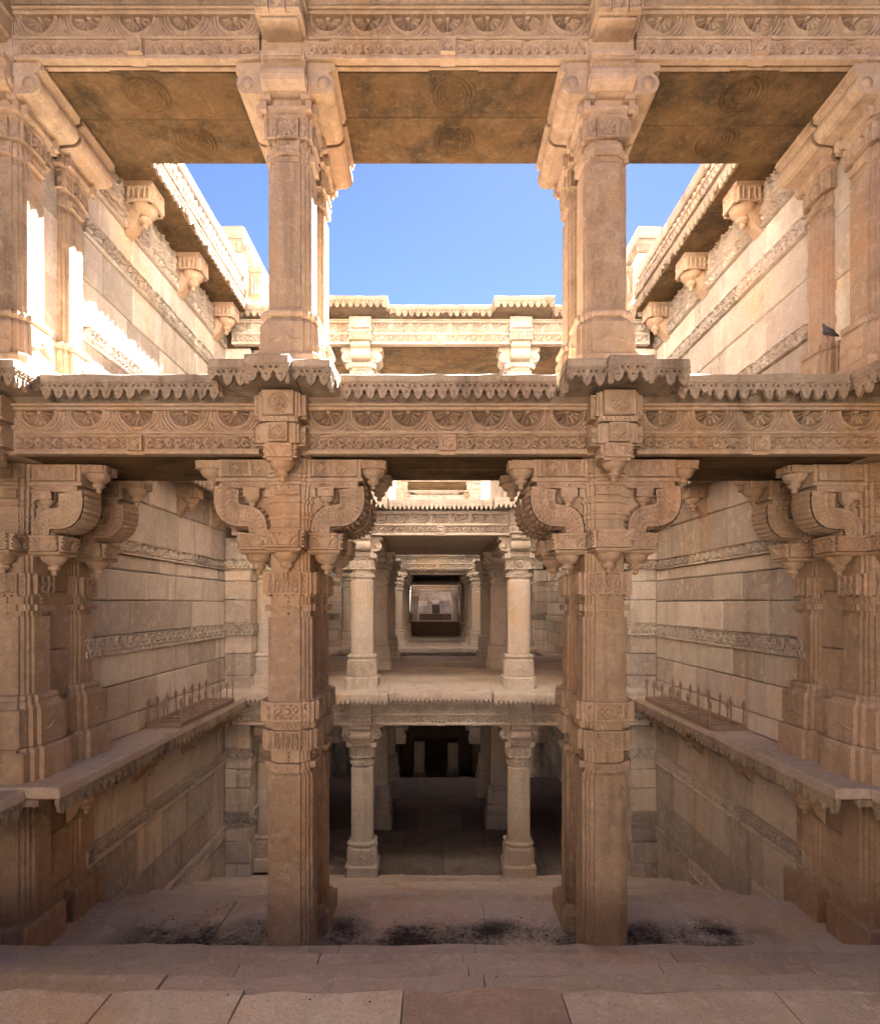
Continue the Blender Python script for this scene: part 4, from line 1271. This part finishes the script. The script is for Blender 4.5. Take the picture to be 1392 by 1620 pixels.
t = thing('court_shade_roof', 'added stone roof slabs shading the farthest court', 'roof', (0, 33.2, 2.2), 0)  # added out-of-view roof that dims the farthest court
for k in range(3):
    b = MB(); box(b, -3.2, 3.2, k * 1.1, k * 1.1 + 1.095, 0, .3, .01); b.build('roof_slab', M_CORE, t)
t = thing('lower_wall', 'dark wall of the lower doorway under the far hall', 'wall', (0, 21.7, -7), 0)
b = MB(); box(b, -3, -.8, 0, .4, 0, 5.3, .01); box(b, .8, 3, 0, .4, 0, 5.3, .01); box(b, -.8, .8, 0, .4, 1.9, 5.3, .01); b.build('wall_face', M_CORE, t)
t = thing('far_floor', 'pale paving of the farthest court before the end wall', 'floor', (0, 34, -1.3), 0)
for k in range(8):
    b = MB(); box(b, -3, 3, -3 + .9 * k, -3 + .9 * k + .895, 0, .1 + .004 * (k % 2), .006); b.build('paving_slab', M_STEP, t)
t = thing('end_wall', 'pale end wall seen through all the galleries', 'wall', (-3, 38, -1.4), 0)
masonry(t, 6, [(.4 * k, .4 * (k + 1), 's') for k in range(11)], T(0, 0, 0), seed=77)
b = MB(); box(b, -.2, 6.2, .035, .5, -.2, 4.6, .01); b.build('wall_core', M_CORE, t)
b = MB(); box(b, -.2, 6.2, -.12, .0, 0, .73, .01); b.build('wall_foot', M_CORE, t)
t = thing('wall_niche', 'small carved niche with a stepped crest on the end wall', 'niche', (.05, 37.8, -.65), 0)
t.scale = (.9, 1, .62)
b = MB(); box(b, -.42, -.28, -.1, .2, 0, .95, .01); box(b, .28, .42, -.1, .2, 0, .95, .01); b.build('jamb', M_PALE, t)
b = MB(); box(b, -.28, .28, .1, .2, 0, .95, .01); b.build('recess', M_CORE, t)
b = MB(); box(b, -.62, .62, -.25, .2, .95, 1.06, .01); b.build('shelf', M_PALE, t)
b = MB(); loft(b, [(1.06, rect(.5, .1)), (1.25, rect(.44, .1)), (1.3, rect(.3, .1)), (1.5, rect(.26, .1)), (1.55, rect(.1, .08)), (1.75, rect(.05, .05))])
for q in (-.38, .38): loft(b, [(1.06, rect(.12, .1)), (1.35, rect(.1, .1)), (1.5, rect(.02, .02))], T(q, 0, 0))
b.build('crest', M_PALE, t)

# ------------------------------------------------------------------ spiked guards on the ledges
@cached
def spike_mesh():
    b = MB(); box(b, -.007, .007, -.007, .007, 0, .175, .002); box(b, -.011, .011, -.011, .011, .16, .176, .002)
    loft(b, [(.176, sq(.009)), (.19, sq(.0145)), (.245, sq(.002))]); return b.mesh('spike', M_METAL)
for s in (-1, 1):
    y0, y1 = (5.72, 7.25) if s < 0 else (5.62, 7.35)
    t = thing('spiked_guard', f'brown steel guard with upright spikes on the {SIDE[s]} ledge', 'spiked guard', (s * 2.78, (y0 + y1) / 2, LEDGE_Z + .004), 0, 'spiked steel guards')
    hw = (y1 - y0) / 2; wx = .165
    for q in (-wx, wx):
        b = MB(); box(b, q - .014, q + .014, -hw, hw, 0, .05, .003); b.build('side_rail', M_METAL, t)
    for q in (-hw, hw):
        b = MB(); box(b, -wx + .0145, wx - .0145, q - .014 * (1 if q > 0 else -1) - .014, q - .014 * (1 if q > 0 else -1) + .014, 0, .05, .003); b.build('end_rail', M_METAL, t)
    n = 11
    b0 = MB(); box(b0, -wx + .015, wx - .015, -.016, .016, .006, .022, .003); sm_ = b0.mesh('slat', M_METAL)
    for k in range(1, n): link('slat', sm_, t, T(0, -hw + 2 * hw * k / n, 0))
    for k in range(8):
        for q in (-wx, wx):
            link('spike', spike_mesh(), t, T(q, -hw + .03 + (2 * hw - .06) * k / 7, .045) @ Matrix.Rotation(R(random.uniform(-2.5, 2.5)), 4, 'Y') @ RZ(random.uniform(-8, 8)))
    link('spike', spike_mesh(), t, T(0, -hw + .014, .045)); 

# ------------------------------------------------------------------ pigeon on the right upper pillar base
t = thing('pigeon', 'dark slate pigeon perched on the base ring of the right upper wall pillar', 'bird', (2.80, 4.22, 1.955), 195)
t.scale = (.48, .48, .48)
b = MB()
rings = []
for x, z, ry, rz in ((-.20, .035, .012, .004), (-.15, .045, .022, .010), (-.10, .06, .038, .03), (-.05, .075, .05, .045), (0, .088, .053, .052), (.04, .10, .047, .05), (.07, .122, .033, .038), (.085, .145, .024, .027), (.095, .165, .022, .024), (.108, .178, .019, .018), (.12, .18, .006, .006)):
    rings.append([(x - (0 if x < .05 else .0), ry * math.cos(a), z + rz * math.sin(a)) for a in np.linspace(0, 2 * math.pi, 13)[:-1]])
v = [p for r in rings for p in r]; f = []
for k in range(len(rings) - 1):
    for i in range(12): f.append((k * 12 + i, k * 12 + (i + 1) % 12, (k + 1) * 12 + (i + 1) % 12, (k + 1) * 12 + i))
f += [tuple(range(12))[::-1], tuple((len(rings) - 1) * 12 + i for i in range(12))]
b.add(v, f, None, True); b.build('body', M_BIRD, t)
b = MB(); loft(b, [(0, [(0.006 * math.cos(a), .006 * math.sin(a)) for a in np.linspace(0, 6.28, 7)[:-1]]), (.024, [(0.001 * math.cos(a), .001 * math.sin(a)) for a in np.linspace(0, 6.28, 7)[:-1]])], T(.118, 0, .178) @ Matrix.Rotation(R(100), 4, 'Y')); b.build('beak', M_BEAK, t)
for q in (-.018, .018):
    b = MB(); box(b, -.004, .004, q - .004, q + .004, .004, .05, .001); box(b, -.012, .025, q - .008, q + .008, 0, .006, .001); b.build('leg', M_FOOT, t)
for q in (-1, 1):
    b = MB(); v = []; 
    pr = [(.05, .105), (.06, .085), (.02, .055), (-.06, .045), (-.15, .04), (-.18, .04), (-.1, .07), (-.03, .10)]
    for e in (.045, .058): v += [(x, q * e * (1 if x > -.1 else .5), z) for x, z in pr]
    n = len(pr); f = [tuple(range(n)), tuple(range(2 * n - 1, n - 1, -1))] + [(i, n + i, n + (i + 1) % n, (i + 1) % n) for i in range(n)]
    b.add(v, f); b.build('wing', M_BIRD, t)

# scattered bits of dirt on the treads
b = MB()
for k in range(330):
    if k < 270:
        y = 4.2 + abs(random.gauss(0, .25)); x = random.choice((random.uniform(-2.4, -1.1), random.uniform(-1, .2), random.uniform(.5, 1.1), random.uniform(1.3, 2.3))); z = -2.5
        if y > 4.8: continue
    else:
        y = random.uniform(1.7, 3.9); x = random.uniform(-3, 3); z = -1.6 if y < 2.4 else -1.78 if y < 2.78 else -1.96 if y < 3.157 else -2.14 if y < 3.554 else -2.32
    r = random.uniform(.003, .009) * (1 if k < 270 else .6)
    loft(b, [(0, [(r * math.cos(a) * random.uniform(.7, 1.3), r * math.sin(a) * random.uniform(.7, 1.3)) for a in (0, 1.2, 2.5, 3.8, 5)]), (r * random.uniform(.3, .8), [(r * .5 * math.cos(a), r * .5 * math.sin(a)) for a in (0, 1.2, 2.5, 3.8, 5)])], T(x, y, z + .001))
o = b.build('dirt_crumbs', simple_mat('dry_dirt', (.045, .036, .03), .95)); o['kind'] = 'stuff'

# remove the prototypes
def kill(o):
    for ch in list(o.children): kill(ch)
    bpy.data.objects.remove(o)
for p_ in PROTOS: kill(p_)
